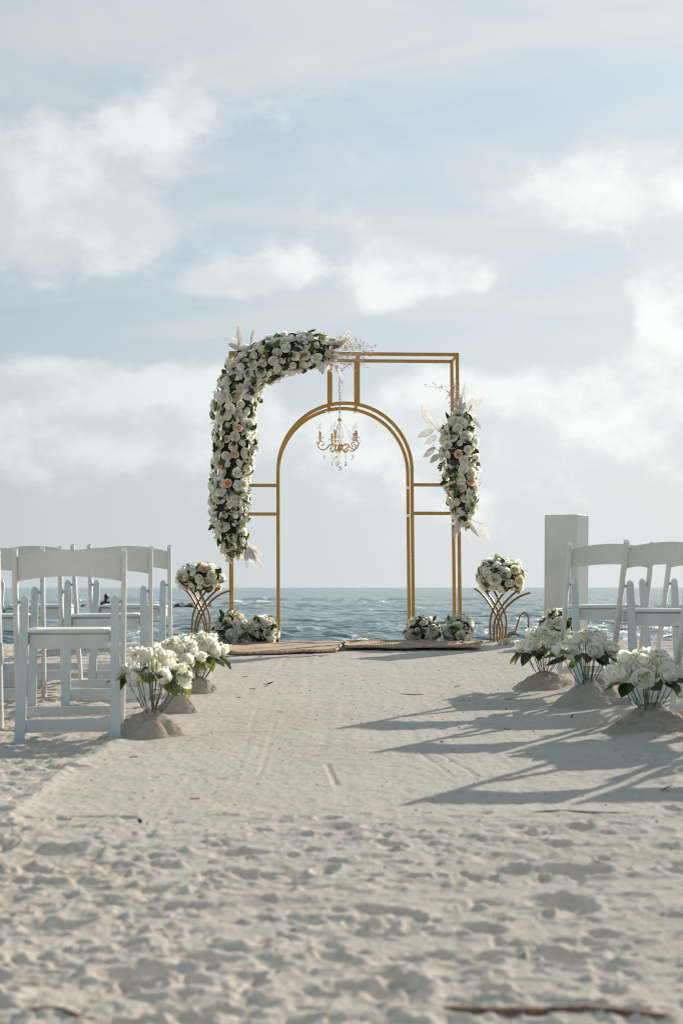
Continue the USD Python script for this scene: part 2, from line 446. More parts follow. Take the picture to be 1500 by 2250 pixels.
def sand_heights():
    ys = np.concatenate([np.linspace(-30, 1.2, 24)[:-1], 1.2 * (12.6 / 1.2) ** np.linspace(0, 1, 920), 12.6 + 48 * np.linspace(0, 1, 50)[1:] ** 1.8])
    nu = 700
    u = np.linspace(-1, 1, nu)
    win = 0.262 * np.maximum(ys, 1.0) + .08
    au = np.abs(u)
    X = np.sign(u) * np.where(au < .78, au / .78, 0) * win[:, None]
    far = np.clip((au - .78) / .22, 0, 1)
    X = np.where(au < .78, X, np.sign(u) * (win[:, None] * (1 + far * .28) + 55 * far ** 3))
    Y = np.broadcast_to(ys[:, None], X.shape).copy()
    Z = ground_z(X, Y)
    P = np.stack([X, Y, np.zeros_like(X)], -1)
    # the aisle is swept smooth, the rest is trampled
    wob = .10 * (NOISE(P * [1.4, 1.4, 0] + 9, 3) - .5) * 2
    left = 1 / (1 + np.exp(-(X + .93 + .025 * (Y - 5) * -1 + wob) / .03))
    right = 1 / (1 + np.exp((X - 1.05 - .10 * (Y - 5) + wob * 2) / .08))
    front = 1 / (1 + np.exp(-(Y - 4.15 + wob * 5) / .16))
    back = 1 / (1 + np.exp((Y - 11.0) / .15))
    aisle = left * right * front * back
    rough = 1 - aisle
    big = NOISE(P * [1.1, 1.3, 0] + [3, 7, 0], 3, 5) - .5
    mid = NOISE(P * [5.5, 6.5, 0] + [1, 4, 0], 4, 8)
    ridge = 1 - np.abs(2 * NOISE(P * [3.6, 5.0, 0] + [11, 2, 0], 3, 21) - 1)
    fine = NOISE(P * [28, 30, 0], 3, 31) - .5
    near = np.clip((13.5 - Y) / 1.5, 0, 1) * np.clip((Y + 29) / 2, 0, 1)
    clod = np.clip(NOISE(P * [7.5, 19, 0] + [5, 1, 0], 3, 51) - .60, 0, 1)
    clod2 = np.clip(NOISE(P * [20, 46, 0] + [2, 9, 0], 2, 53) - .60, 0, 1)
    amp = np.clip(.18 + .62 * np.clip((Y - 4.5) / 2, 0, 1) + .42 * np.clip((-.80 - X) / .15, 0, 1) * np.clip((Y - 3.2) / .8, 0, 1), 0, .85)
    mic = NOISE(P * [75, 80, 0], 2, 35) - .5
    D = rough * amp * (.040 * big + .035 * clod + .02 * clod2 + .026 * (mid - .5) + .022 * (ridge - .7) + .012 * fine + .006 * mic) + rough * (1 - amp) * ((.0040 * mic + .052 * clod + .034 * clod2) * np.clip(2.4 * (big + .42), .25, 1.2)) + aisle * (.012 * big + .0050 * (mid - .5) + .0055 * fine + .0032 * mic)
    # raked streaks along the aisle and drag marks across it
    st = NOISE(np.stack([X * 26, Y * .5, np.zeros_like(X)], -1), 2, 41) - .5
    cr = NOISE(np.stack([X * 1.2, Y * 22, np.zeros_like(X)], -1), 2, 43) - .5
    D += aisle * (.0030 * st + .0022 * cr)
    D *= near
    # footprints and pock marks
    r2 = np.random.default_rng(5)

    def dent(cx, cy, a, b, rot, depth, rim):
        i0, i1 = np.searchsorted(ys, [cy - 2 * max(a, b), cy + 2 * max(a, b)])
        if i1 <= i0:
            return
        row = X[(i0 + i1) // 2]
        j0, j1 = np.searchsorted(row, [cx - 2.4 * max(a, b), cx + 2.4 * max(a, b)])
        if j1 <= j0:
            return
        dx, dy = X[i0:i1, j0:j1] - cx, Y[i0:i1, j0:j1] - cy
        c, s = math.cos(rot), math.sin(rot)
        q = np.sqrt(((dx * c + dy * s) / a) ** 2 + ((-dx * s + dy * c) / b) ** 2)
        q = q * (1 + .55 * (NOISE(np.stack([dx * .9 / a + cx * 7, dy * .9 / a + cy * 9, 0 * dx], -1), 2, 2) - .5))
        D[i0:i1, j0:j1] += -depth * np.exp(-q ** 4) + rim * np.exp(-((q - 1.25) / .28) ** 2)

    def amask(x, y):
        return (-.95 < x < 1.05 + .1 * (y - 5)) and 4.2 < y < 10.9

    n = 0
    while n < 2600:
        y = float(1.6 * (12.2 / 1.6) ** r2.random())
        x = float((r2.random() * 2 - 1) * (.27 * y + .35))
        k = r2.random()
        if amask(x, y) and k > .05:
            continue
        a = r2.uniform(.009, .034) if r2.random() < .92 else r2.uniform(.036, .062)
        dp = a * r2.uniform(.10, .34)
        if amask(x, y):
            a = min(a, .026)
            dp = min(dp, .004)
        dent(x, y, a * 1.25, a * r2.uniform(.45, .9), r2.normal(0, .6), dp, dp * r2.uniform(.2, .55))
        n += 1
    # a few long tracks pressed into the swept aisle
    for x0, y0, x1, y1 in ((-.05, 5.15, -.02, 4.75), (.28, 5.6, .38, 4.9), (.36, 5.5, .46, 4.95), (-.30, 6.4, -.28, 5.0), (-.42, 7.2, -.36, 5.1), (.10, 9.0, .16, 7.6), (-.6, 6.05, -.35, 6.03), (-.33, 5.62, -.05, 5.60)):
        for t in np.linspace(0, 1, 26):
            dent(x0 + (x1 - x0) * t, y0 + (y1 - y0) * t, .013, .036, 0, .0015, .0004)
    # long low ridges in the foreground
    for cx, cy, ln, hh in ((.30, 2.44, .62, .022), (.70, 4.03, .40, .022), (-.62, 2.52, .3, .018), (.62, 3.5, .25, .016), (-.15, 3.25, .28, .016), (-.85, 3.75, .3, .016)):
        for t in np.linspace(-1, 1, 24):
            dent(cx + ln * t / 1, cy + .05 * math.sin(3 * t + cx * 5), .05, .045, 0, -hh * (1 - t * t) * .16, 0)
    # the sides of the aisle stand up a little where the broom stopped
    lip = np.exp(-((aisle - .5) / .28) ** 2) * .010 * near
    Z = Z + D + lip
    v = np.stack([X, Y, Z], -1).reshape(-1, 3)
    return v, grid_faces(len(ys), nu), ys, X, Z


gv, gf, GY, GX, GZ = sand_heights()
tag(part('ground', (gv, gf), M_SAND, None, smooth=True), 'pale trampled beach sand with a swept aisle down the middle', kind='structure')


def surf(x, y):
    i = int(np.clip(np.searchsorted(GY, y), 1, len(GY) - 1))
    return float(np.interp(x, GX[i], GZ[i]))


# ------------------------------------------------------------------ the sea
def sea():
    ys = np.concatenate([16 * (420 / 16) ** np.linspace(0, 1, 620), 420 * (12000 / 420) ** np.linspace(0, 1, 60)[1:]])
    nu = 420
    u = np.linspace(-1, 1, nu)
    au = np.abs(u)
    win = .25 * ys + 4
    far = np.clip((au - .8) / .2, 0, 1)
    X = np.where(au < .8, u / .8 * win[:, None], np.sign(u) * (win[:, None] * (1 + far * .5) + (60 + 3 * ys[:, None]) * far ** 3))
    Y = np.broadcast_to(ys[:, None], X.shape)
    r = np.random.default_rng(3)
    H = np.zeros_like(X)
    dy = np.gradient(ys)[:, None]
    for k in range(64):
        lam = .45 * (3.6 / .45) ** r.random()
        th = r.normal(-math.pi / 2 + .12, .50)
        kx, ky = 2 * math.pi / lam * math.cos(th), 2 * math.pi / lam * math.sin(th)
        amp = .0115 * lam ** .45
        amp = amp * np.clip(lam / (4 * dy) - .4, 0, 1)
        ph = kx * X + ky * Y + r.uniform(0, 6.3)
        s = np.sin(ph + .5 * np.sin(ph))
        H += amp * s
    P = np.stack([X * .06, Y * .06, np.zeros_like(X)], -1)
    H *= .55 + .9 * NOISE(P, 2, 12)
    foam = np.clip((H - .085) / .10, 0, 1) * .34 * (Y < 90)
    # breaking wave along the reef, in stretches
    for yc, w, hgt, x0, x1, fo in ((117, 1.5, .34, -17, -4.4, .75), (104, 1.3, .26, -9.5, -5.2, .55), (128, 2.0, .30, -1.5, 9, .12), (92, 1.4, .24, 2.4, 6.5, .0), (88, 1.3, .22, -9, -3, .05), (150, 2.5, .3, -30, 30, .0), (108, 1.5, .2, 8, 20, .1)):
        yy = yc + 2.0 * (NOISE(np.stack([X * .12, X * 0, X * 0 + yc], -1), 3, 7) - .5) * 2
        env = np.clip((X - x0) / 2, 0, 1) * np.clip((x1 - X) / 2, 0, 1) * (.4 + 1.0 * NOISE(np.stack([X * .35, X * 0 + yc, X * 0], -1), 3, 9))
        brk = NOISE(np.stack([X * .9, X * 0 + yc * 1.7, X * 0], -1), 3, 19)
        env = env * np.clip((brk - .30) / .25, 0, 1)
        yy = yy + 1.6 * (NOISE(np.stack([X * .5, X * 0 + yc * 2.2, X * 0], -1), 2, 23) - .5)
        g = np.exp(-((Y - yy) / w) ** 2) * env
        H += hgt * g
        foam = np.maximum(foam, fo * np.exp(-((Y - yy - .6) / (w * 1.6)) ** 2) * np.clip(env * 1.5, 0, 1))
    shore = np.clip((54 - Y) / 18, 0, 1) * (.22 + .34 * NOISE(np.stack([X * .25, Y * .8, X * 0], -1), 3, 4))
    foam = np.maximum(foam, shore * .9)
    v = np.stack([X, Y, SEA_Z + H], -1).reshape(-1, 3)
    tag(part('sea', (v, grid_faces(len(ys), nu)), M_SEA, None, smooth=True, tone=np.clip(foam, 0, 1).ravel()), 'choppy grey blue sea reaching to the horizon', kind='structure')


sea()

# dark reef rocks that break the surface
def rock(px0, px1, ytop, y, label):
    x0, x1 = (px0 - 750) / F * y, (px1 - 750) / F * y
    top = CAM_Z + (1291 - ytop) / F * y
    m = trimesh.creation.icosphere(3)
    v = np.array(m.vertices)
    v *= 1 + .55 * (NOISE(v * 1.6 + px0 * .13, 4, 3) - .5)[:, None] * 1.6
    h = top - SEA_Z
    v = v / np.abs(v).max(0) * [(x1 - x0) / 2, 1.1, h]
    v[:, 2] += .12 * h * np.sin(v[:, 0] * 4 + px0)
    o = thing('reef_rock', label, 'rock', ((x0 + x1) / 2, y, SEA_Z), group='dark reef rocks in the sea')
    part('stone', (v, np.array(m.faces)), M_ROCK, o, smooth=True)


for a in ((378, 412, 1324, 98, 'long low dark rock in the sea left of the left flower stand'), (404, 440, 1325, 98, 'dark wet rock in the sea behind the left flower stand rods'),
          (452, 470, 1325, 100, 'small dark rock in the sea right of the left flower stand'), (178, 197, 1328, 98, 'dark rock in the sea just left of the bather'),
          (160, 172, 1329, 98, 'tiny dark rock seen between the left chair posts'), (84, 130, 1334, 92, 'flat dark rock low in the water behind leftmost chairs')):
    rock(*a)


# ------------------------------------------------------------------ a bather standing in the water
def person():
    y = 50.0
    x = (233 - 750) / F * y
    import manifold3d as m3

    def ball(c, r):
        s = trimesh.creation.icosphere(2, r if np.ndim(r) == 0 else 1.0)
        v = np.array(s.vertices) * (1 if np.ndim(r) == 0 else np.asarray(r)) + np.asarray(c)
        return v

    def bone(a, ra, b, rb):
        return m3.Manifold.hull_points(np.vstack([ball(a, ra), ball(b, rb)]).astype(np.float32))

    h = 1.75
    J = []
    J.append(bone((0, 0, 1.00), (.155, .11, .10), (0, .0, 1.18), (.145, .105, .10)))
    J.append(bone((0, 0, 1.18), (.145, .105, .10), (0, -.01, 1.36), (.185, .115, .09)))
    J.append(bone((-.16, 0, 1.42), .065, (.16, 0, 1.42), .065))
    J.append(bone((0, 0, 1.42), .075, (0, .015, 1.56), .058))
    for s in (-1, 1):
        J.append(bone((s * .185, 0, 1.41), .062, (s * .235, .0, 1.14), .046))
        J.append(bone((s * .235, .0, 1.14), .043, (s * .20, .14, .93), .032))
        J.append(bone((s * .20, .14, .93), .036, (s * .185, .22, .89), .026))
        J.append(bone((s * .09, 0, .95), .10, (s * .10, .01, .52), .062))
        J.append(bone((s * .10, .01, .52), .058, (s * .10, -.01, .09), .038))
        J.append(bone((s * .10, -.03, .05), .04, (s * .11, .15, .03), .03))
        for q in range(5):
            J.append(bone((s * (.17 + .011 * q), .22, .885), .010, (s * (.165 + .013 * q), .29 - .012 * abs(q - 2), .875), .008))
    J.append(bone((.01, .02, 1.655), (.072, .088, .095), (.012, .04, 1.60), (.058, .065, .06)))
    J.append(bone((.06, .09, 1.645), .018, (.055, .115, 1.62), .014))
    J.append(bone((-.072, .01, 1.63), .016, (-.072, .0, 1.66), .016))
    J.append(bone((.084, .0, 1.63), .016, (.084, -.01, 1.66), .016))
    M = J[0]
    for b in J[1:]:
        M = M + b
    M = M.refine_to_length(.035)
    me = M.to_mesh()
    t = trimesh.Trimesh(me.vert_properties[:, :3], me.tri_verts)
    trimesh.smoothing.filter_taubin(t, iterations=8)
    o = thing('person', 'bald bearded person with bare back standing in the sea', 'person', (x, y, CAM_Z + (1291 - 1304.5) / F * y - h), rz=-38)
    part('body', (np.array(t.vertices), np.array(t.faces)), M_SKIN, o, smooth=True)
    bd = trimesh.convex.convex_hull(np.vstack([ball((.02, .075, 1.585), (.05, .045, .04)), ball((.015, .05, 1.62), (.066, .05, .02))]))
    part('beard', (np.array(bd.vertices), np.array(bd.faces)), M_BEARD, o, smooth=True)
    sh = cat_([(lambda q: (np.array(q.vertices), np.array(q.faces)))(trimesh.convex.convex_hull(np.vstack([ball((s * .088, 0, .96), .112), ball((s * .10, 0, .60), .085)]))) for s in (-1, 1)])
    part('shorts', sh, M_SHORTS, o, smooth=True)


person()


# ------------------------------------------------------------------ folding chairs
def chair_parts(o):
    CH = {}
    P0, P1, P2 = np.array([.43, -.01]), np.array([.125, .572]), np.array([.028, .775])   # (y, z) of the long post: foot, pivot, top
    prof = rounded_rect(.042, .023, .0075)
    for s in (-1, 1):
        pts = spline([(s * .222, *P0), (s * .222, .30, .238), (s * .222, *P1), (s * .222, .065, .69), (s * .222, *P2)], 12)
        part('post', sweep_poly(pts, prof, (0, .9, .45)), M_CHAIR, o, smooth=60)
    # rear legs: wide boards, rounded at the top
    for s in (-1, 1):
        out = []
        zs = [-.01, .1, .3, .45, .53]
        L, R = [], []
        for z in zs:
            w = .044 - .010 * z / .53
            L.append((-w / 2, z))
            R.append((w / 2, z))
        top = [(math.cos(a) * .018 * s, .555 + .030 * math.sin(a)) for a in np.linspace(.0, math.pi, 9)[1:-1]]
        if s < 0:
            top = [(-math.cos(a) * .018 * s, .555 + .030 * math.sin(a)) for a in np.linspace(0, math.pi, 9)[1:-1]]
        ring = np.array(R + top + L[::-1])
        th = .021
        n = len(ring)
        cx = s * .187
        lean = lambda z: .122 * np.clip(z, -.02, 1) / .572
        v = []
        for (xx, z) in ring:
            shift = s * (.004 - .006 * z / .55)
            v.append((cx + shift + xx, lean(z) - th / 2, z))
        for (xx, z) in ring:
            shift = s * (.004 - .006 * z / .55)
            v.append((cx + shift + xx, lean(z) + th / 2, z))
        v = np.array(v)
        fr = np.array([(0, k, k + 1) for k in range(1, n - 1)])
        bk = fr[:, ::-1] + n
        j = np.arange(n)
        sd = np.vstack([np.stack([j, j + n, (j + 1) % n], 1), np.stack([(j + 1) % n, j + n, (j + 1) % n + n], 1)])
        lg = part('rear_leg', (v, np.vstack([fr, bk, sd])), M_CHAIR, o)
        part('pivot_pin', tube([(s * .170, .125, .556), (s * .232, .125, .556)], .006, 8), M_STEEL, lg)
    # bowed, arched back slat
    xs = np.linspace(-.2115, .2115, 19)
    e = (xs / .2115) ** 2
    zt, zb = .773 - .027 * e, .664 - .020 * e
    yc = lambda z: .125 + (.028 - .125) * (z - .572) / .203
    bow = -.018 * (1 - e)
    ring = []
    for t in (0, 1):
        ring.append([(xs[k], yc(zt[k]) + bow[k] + (t - .5) * .016, zt[k]) for k in range(19)])
        ring.append([(xs[k], yc(zb[k]) + bow[k] + (t - .5) * .016, zb[k]) for k in range(19)])
    a, b, c, d = (np.array(r) for r in (ring[0], ring[1], ring[3], ring[2]))
    v = np.stack([a, b, c, d], 1).reshape(-1, 3)
    f = grid_faces(19, 4, True)[:, ::-1]
    f = np.vstack([f, [(0, 1, 2), (0, 2, 3)], [(72 + 2, 72 + 1, 72), (72 + 3, 72 + 2, 72)]])
    part('back_slat', (v, f), M_CHAIR, o, smooth=30)
    # seat: padded panel with rounded front corners, frame below
    def seat_outline(in_, r):
        w0, w1, y0, y1 = .163 - in_, .205 - in_, .095 + in_, .475 - in_
        pts = [(-w0, y0), (w0, y0), (w0 + .003, .15)]
        for q in np.linspace(0, math.pi / 2, 7):
            pts.append((w1 - r + r * math.cos(q), y1 - r + r * math.sin(q)))
        for q in np.linspace(math.pi / 2, math.pi, 7):
            pts.append((-w1 + r + r * math.cos(q), y1 - r + r * math.sin(q)))
        pts.append((-w0 - .003, .15))
        return np.array(pts)
    def slab(in_, z0, z1, r, top_in=.006):
        A, B = seat_outline(in_, r), seat_outline(in_ + top_in, r)
        n = len(A)
        v = np.vstack([np.c_[A, np.full(n, z0)], np.c_[A, np.full(n, z1 - .006)], np.c_[B, np.full(n, z1)]])
        v[:, 2] -= .017 * (v[:, 1] - .1)
        f = grid_faces(3, n, True)
        j = np.arange(1, n - 1)
        f = np.vstack([f, np.stack([np.zeros(n - 2, int), j + 1, j], 1), 2 * n + np.stack([np.zeros(n - 2, int), j, j + 1], 1)])
        return v, f
    st = part('seat', slab(0, .431, .444, .05), M_CHAIR, o, smooth=35)
    part('seat_pad', slab(.022, .4435, .450, .035, .012), M_SEAT, st, smooth=40)
    part('rear_apron', box((0, .112, .394), (.322, .018, .060), .003), M_CHAIR, o)
    for s in (-1, 1):
        part('side_apron', bar((s * .176, .125, .400), (s * .186, .44, .400), .018, .048, (0, 0, 1), .003), M_CHAIR, o)
    part('front_apron', box((0, .442, .400), (.356, .018, .048), .003), M_CHAIR, o)
    for s in (-1, 1):
        part('seat_bolt', tube([(s * .163, .096, .412), (s * .178, .096, .412)], .0075, 8), M_STEEL, o)
        part('hinge_plate', box((s * .1665, .130, .405), (.003, .030, .034), .001), M_STEEL, o)
    part('rear_rail', box((0, .012, .055), (.336, .018, .054), .003), M_CHAIR, o)
    part('front_rail', bar((-.2115, .394, .080), (.2115, .394, .080), .018, .044, (0, .45, .9), .003), M_CHAIR, o)


chair_src = None
CHAIRS = [  # x, y, yaw, dz, label
    (-1.114, 5.83, 9, 0, 'nearest white folding chair left of the aisle, seen squarely from behind'),
    (-1.640, 5.80, 9, 0, 'white folding chair cut by the left edge, only its right post in view'),
    (-1.155, 7.00, 8, .006, 'white folding chair second from the front on left aisle side'),
    (-1.705, 6.98, 8, .006, 'white folding chair in middle left row, cut by the left edge'),
    (-1.186, 7.90, 4, .014, 'farthest white folding chair left of the aisle, beside left flower stand'),
    (-1.713, 7.90, 4, .014, 'white folding chair in farthest left row, away from the aisle'),
    (1.452, 7.60, 1.5, 0, 'farthest white folding chair right of the aisle, before the white plinth'),
    (1.985, 7.60, 1.5, 0, 'white folding chair beside the farthest right aisle chair, seat over sea'),
    (1.606, 6.90, 2, .008, 'white folding chair in right middle row, behind the middle right bouquet'),
    (2.125, 6.90, 2, .008, 'white folding chair of middle right row standing just beyond the right edge'),
    (1.665, 5.80, 2, 0, 'nearest white folding chair at right, only seat corner and post visible'),
    (2.180, 5.80, 2, 0, 'white folding chair of nearest right row just beyond the right edge')]
for i, (x, y, yaw, dz, lab) in enumerate(CHAIRS):
    g = ('white folding chairs left of the aisle', 'white folding chairs right of the aisle')[x > 0]
    o = thing('folding_chair', lab, 'chair', (x, y, gz(x, y) + dz), rz=yaw, group=g, ry=(0, .5, -.5, .6, .4, -.6, -.3, .4, .3, 0, -.4, 0)[i])
    if chair_src is None:
        chair_src = o
        chair_parts(o)
    else:
        o.GetReferences().AddInternalReference(chair_src.GetPath())
        o.SetInstanceable(True)


# ------------------------------------------------------------------ flowers
def petal(R, H, w, phi, curl, nu, nt, wav, base=.22, lip=.25, closed=0.0):
    uu, tt = np.meshgrid(np.linspace(-1, 1, nu), np.linspace(0, 1, nt), indexing='ij')
    hw = w * np.sin(math.pi * (.18 + .50 * tt)) ** .7
    ang = phi + uu * hw
    r = R * (base + (1 - base) * np.sin(tt * math.pi / 2 * .95)) * (1 - closed * tt ** 2) + curl * tt ** 3 + .03 * R * uu
    z = H * tt * (1 - lip * uu ** 2 * tt) - curl * .45 * tt ** 4 + wav * np.sin(3.1 * uu + phi * 3) * tt ** 2
    v = np.stack([r * np.cos(ang), r * np.sin(ang), z], -1).reshape(-1, 3)
    tone = np.clip(1 - 1.5 * tt, 0, 1).ravel()
    return v, grid_faces(nu, nt), tone


def make_rose(r, hi=False, closed=.12, openness=1.0, layers=None):
    nu, nt = (7, 6) if hi else (4, 4)
    layers = layers or [(.17, 1.02, 2, 1.6, -.10, .55), (.33, 1.00, 3, 1.2, -.10, .34), (.50, .92, 3, 1.25, -.06, .18), (.68, .78, 4, 1.0, .0, .06), (.84, .58, 5, .85, .08 * openness, 0), (.95, .36, 5, .82, .17 * openness, 0)]
    vs, fs, ts, n = [], [], [], 0
    for li, (R, H, cnt, w, curl, ton) in enumerate(layers):
        off = r.uniform(0, 6.28)
        for k in range(cnt):
            v, f, t = petal(R * r.uniform(.92, 1.06), H * r.uniform(.90, 1.08), w * r.uniform(.9, 1.1), off + k * 2 * math.pi / cnt + r.normal(0, .1), curl * r.uniform(.4, 1.5), nu, nt, (.008 if hi else .028) * (li > 1) * r.uniform(.5, 1.5), closed=closed if li < 4 else 0)
            vs.append(v)
            fs.append(f + n)
            ts.append(np.clip(t * .55 + ton * .6, 0, 1))
            n += len(v)
    v = np.vstack(vs)
    v[:, 2] -= .42
    return v, np.vstack(fs), np.concatenate(ts)


r_rose = np.random.default_rng(21)
BLOOM = [(.26, 1.06, 2, 1.5, -.08, .40), (.46, 1.04, 3, 1.35, -.10, .22), (.68, .94, 3, 1.35, -.06, .08), (.86, .74, 4, 1.05, -.02, 0), (.96, .48, 4, .95, .05, 0)]
ROSES_LO = [make_rose(r_rose, False, c, o, ly) for c, o, ly in ((.10, 1.0, None), (.16, .7, BLOOM), (.05, 1.3, BLOOM), (.22, .5, BLOOM), (.12, 1.1, None), (.14, .9, BLOOM))]
ROSES_HI = [make_rose(r_rose, True, c, o, BLOOM) for c, o in ((.22, 1.0), (.28, .6), (.16, 1.2), (.3, .8), (.2, 1.1))]


def make_leaf(L=1.0, W=.5, n=6, fold=.18, bend=.25, curl=0.0):
    t = np.linspace(0, 1, n + 1)
    w = W / 2 * np.sin(math.pi * t ** .85) ** .8
    w[0] = W * .03
    w[-1] = .001
    x = L * t
    z = -bend * L * t ** 2
    rows = []
    for k in range(n + 1):
        rows.append([(x[k], -w[k], z[k] + fold * w[k] * 1.2 + curl * w[k]), (x[k], 0, z[k]), (x[k], w[k], z[k] + fold * w[k] * 1.2 - curl * w[k])])
    v = np.array(rows).reshape(-1, 3)
    tone = np.tile([0.2, .9, 0.2], n + 1)
    return v, grid_faces(n + 1, 3), tone


def place_rose(o, p, n, size, r, hi=False, material=None, stretch=1.0, name='rose', label=None):
    v, f, t = (ROSES_HI if hi else ROSES_LO)[r.integers(5 if hi else 6)]
    R = frame_of(n, r.uniform(0, 6.28))
    sc = np.array([r.uniform(.92, 1.06), r.uniform(.92, 1.06), stretch * r.uniform(.9, 1.15)]) * size / 2
    return part(name, ((v * sc) @ R.T + p, f), material or M_ROSE, o, smooth=True, tone=t, label=label)


def place_leaf(o, p, d, up, L, W, r, material=None, name='leaf', n=5, bend=None):
    v, f, t = make_leaf(L, W, n, r.uniform(.1, .35), r.uniform(-.1, .35) if bend is None else bend, r.normal(0, .25))
    d = unit(d)
    y = unit(np.cross(up, d) + r.normal(0, .15, 3))
    z = unit(np.cross(d, y))
    y = np.cross(z, d)
    part(name, (v @ np.stack([d, y, z], 1).T + p, f), material or M_LEAF, o, smooth=True, tone=t)


OCT = (np.array([(1, 0, 0), (-1, 0, 0), (0, 1, 0), (0, -1, 0), (0, 0, 1), (0, 0, -1.0)]), np.array([(0, 2, 4), (2, 1, 4), (1, 3, 4), (3, 0, 4), (2, 0, 5), (1, 2, 5), (3, 1, 5), (0, 3, 5)]))
STAR = None


def blossom(r, s):
    """a tiny five-petalled filler flower"""
    v, f = [(0, 0, 0)], []
    for k in range(5):
        a = k * 2 * math.pi / 5
        for da, rr in ((-.45, .75), (0, 1.0), (.45, .75)):
            v.append((math.cos(a + da) * rr, math.sin(a + da) * rr, .25 * rr))
        b = 1 + 3 * k
        f += [(0, b, b + 1), (0, b + 1, b + 2)]
    return np.array(v) * s, np.array(f)


def filler_mesh(pts, nrm, r, size, per=7, stem=.03):
    ms, tone = [], []
    for p, n in zip(pts, nrm):
        R = frame_of(n, r.uniform(0, 6.28))
        for k in range(per):
            q = R @ (np.array([r.normal(0, .42), r.normal(0, .42), r.uniform(-.2, .6)]) * stem) + p
            if r.random() < .5:
                v, f = blossom(r, size * r.uniform(.7, 1.3))
                ms.append(xf((v, f), frame_of(unit(n + r.normal(0, .5, 3)), r.uniform(0, 6)), q))
                tone.append(np.full(len(v), r.uniform(.6, 1)))
            else:
                v, f = OCT
                ms.append((v * size * r.uniform(.35, .7) + q, f))
                tone.append(np.full(len(v), r.uniform(0, .5)))
    v, f = cat_(ms)
    return v, f, np.concatenate(tone)


def scatter(sample, n, r, mind, tries=60, have=None):
    """n points (p, normal) from sample() at least mind apart"""
    P, N = ([], []) if have is None else have
    start = len(P)
    for _ in range(n * tries):
        p, nn, d = sample()
        if all(((p - q) ** 2).sum() > (mind * d) ** 2 for q in P):
            P.append(p)
            N.append(nn)
            if len(P) - start >= n:
                break
    return P, N


def dress(o, sample, r, n_rose, size, n_leaf, leaf, n_fill, fill, hi=False, peach=(), cream=0.06, pack=.78, green=.25, stretch=1.0, outw=.6):
    P, N = scatter(sample, n_rose, r, size * pack)
    sizes = size * np.clip(r.normal(.95, .17, len(P)), .58, 1.22)
    special = {}
    for k, (q, m, lb) in enumerate(peach):
        j = int(np.argmin([((p - np.asarray(q)) ** 2).sum() for p in P]))
        special[j] = (m, lb)
    for j, (p, n) in enumerate(zip(P, N)):
        m, lb = special.get(j, (M_CREAM if r.random() < cream else M_ROSE, None))
        if lb:
            n = unit(n * .3 + np.array([0, -1.0, .15]))
            p = p + n * .016
            sizes[j] = size * .84
        place_rose(o, p, unit(n + r.normal(0, .28, 3)), sizes[j], r, hi, m, stretch * .80, label=lb)
    Q, NQ = scatter(sample, n_leaf, r, size * .42)
    marks = [P[j] for j in special if special[j][1]]
    keep = [i for i, q in enumerate(Q) if all(np.linalg.norm(q - w_) > size * .8 for w_ in marks)]
    Q, NQ = [Q[i] for i in keep], [NQ[i] for i in keep]
    for p, n in zip(Q, NQ):
        tang = unit(np.cross(n, r.normal(0, 1, 3)))
        d = unit(n * outw * r.uniform(.3, 1.3) + tang)
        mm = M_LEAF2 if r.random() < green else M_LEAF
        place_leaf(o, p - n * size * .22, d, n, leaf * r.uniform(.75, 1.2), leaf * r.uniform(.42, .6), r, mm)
    Q, NQ = scatter(sample, n_fill, r, size * .3)
    v, f, t = filler_mesh([p + n * fill * 1.0 for p, n in zip(Q, NQ)], NQ, r, fill, 8, fill * 4.5)
    part('filler_flowers', (v, f), M_FILL, o, tone=t, kind='stuff')


def curve_sampler(path, rad, r, arc=2.3):
    path = np.asarray(path)
    seg = np.linalg.norm(np.diff(path, axis=0), axis=1)
    cum = np.concatenate([[0], np.cumsum(seg)])
    T = np.gradient(path, axis=0)
    T /= np.linalg.norm(T, axis=1, keepdims=True)

    def s():
        q = r.uniform(0, cum[-1])
        c = np.array([np.interp(q, cum, path[:, k]) for k in range(3)])
        t = unit([np.interp(q, cum, T[:, k]) for k in range(3)])
        R = np.interp(q, cum, rad)
        e1 = unit(np.cross(t, [0, 1, 0]))
        e2 = unit(np.cross(e1, t))
        e2 = e2 if e2[1] < 0 else -e2
        a = r.uniform(-arc, arc)
        n = unit(e2 * math.cos(a) + e1 * math.sin(a))
        end = min(q, cum[-1] - q) / max(R, 1e-6)
        if end < .6:
            n = unit(n + t * (.8 - end) * (1 if q > cum[-1] / 2 else -1))
        lump = .84 + .42 * float(NOISE(np.array([q * 4.5, math.cos(a) * 1.3 + 5, math.sin(a) * 1.3]), 2, 17))
        return c + n * R * lump * r.uniform(.86, 1.08), n, 1.0
    return s


def ellipsoid_sampler(c, rad, r, zmin=-.3):
    c, rad = np.asarray(c, float), np.asarray(rad, float)

    def s():
        while True:
            d = unit(r.normal(0, 1, 3))
            if d[2] > zmin:
                break
        n = unit(d / rad)
        return c + d * rad * r.uniform(.9, 1.04), n, 1.0
    return s


def lumpy(c, rad, seed):
    m = trimesh.creation.icosphere(3)
    v = np.array(m.vertices)
    v = v * (1 + .25 * (NOISE(v * 3 + seed, 3, seed) - .5))[:, None] * np.asarray(rad) + np.asarray(c)
    return v, np.array(m.faces)


# ------------------------------------------------------------------ the gold arch
AY = 11.7
S = AY / F
ARCH_RZ = 2.75
ax0 = (756 - 750) * S
az0 = CAM_Z + (1291 - 1411) * S
AR = rotz(math.radians(ARCH_RZ))


def al(px, py, dy=0.0):
    """arch-local point from photo pixels measured on the front frame"""
    return np.array([(px - 756) * S, dy, (1411 - py) * S])


def aw(px, py, dy=0.0):
    return AR @ al(px, py, dy) + [ax0, AY, az0]


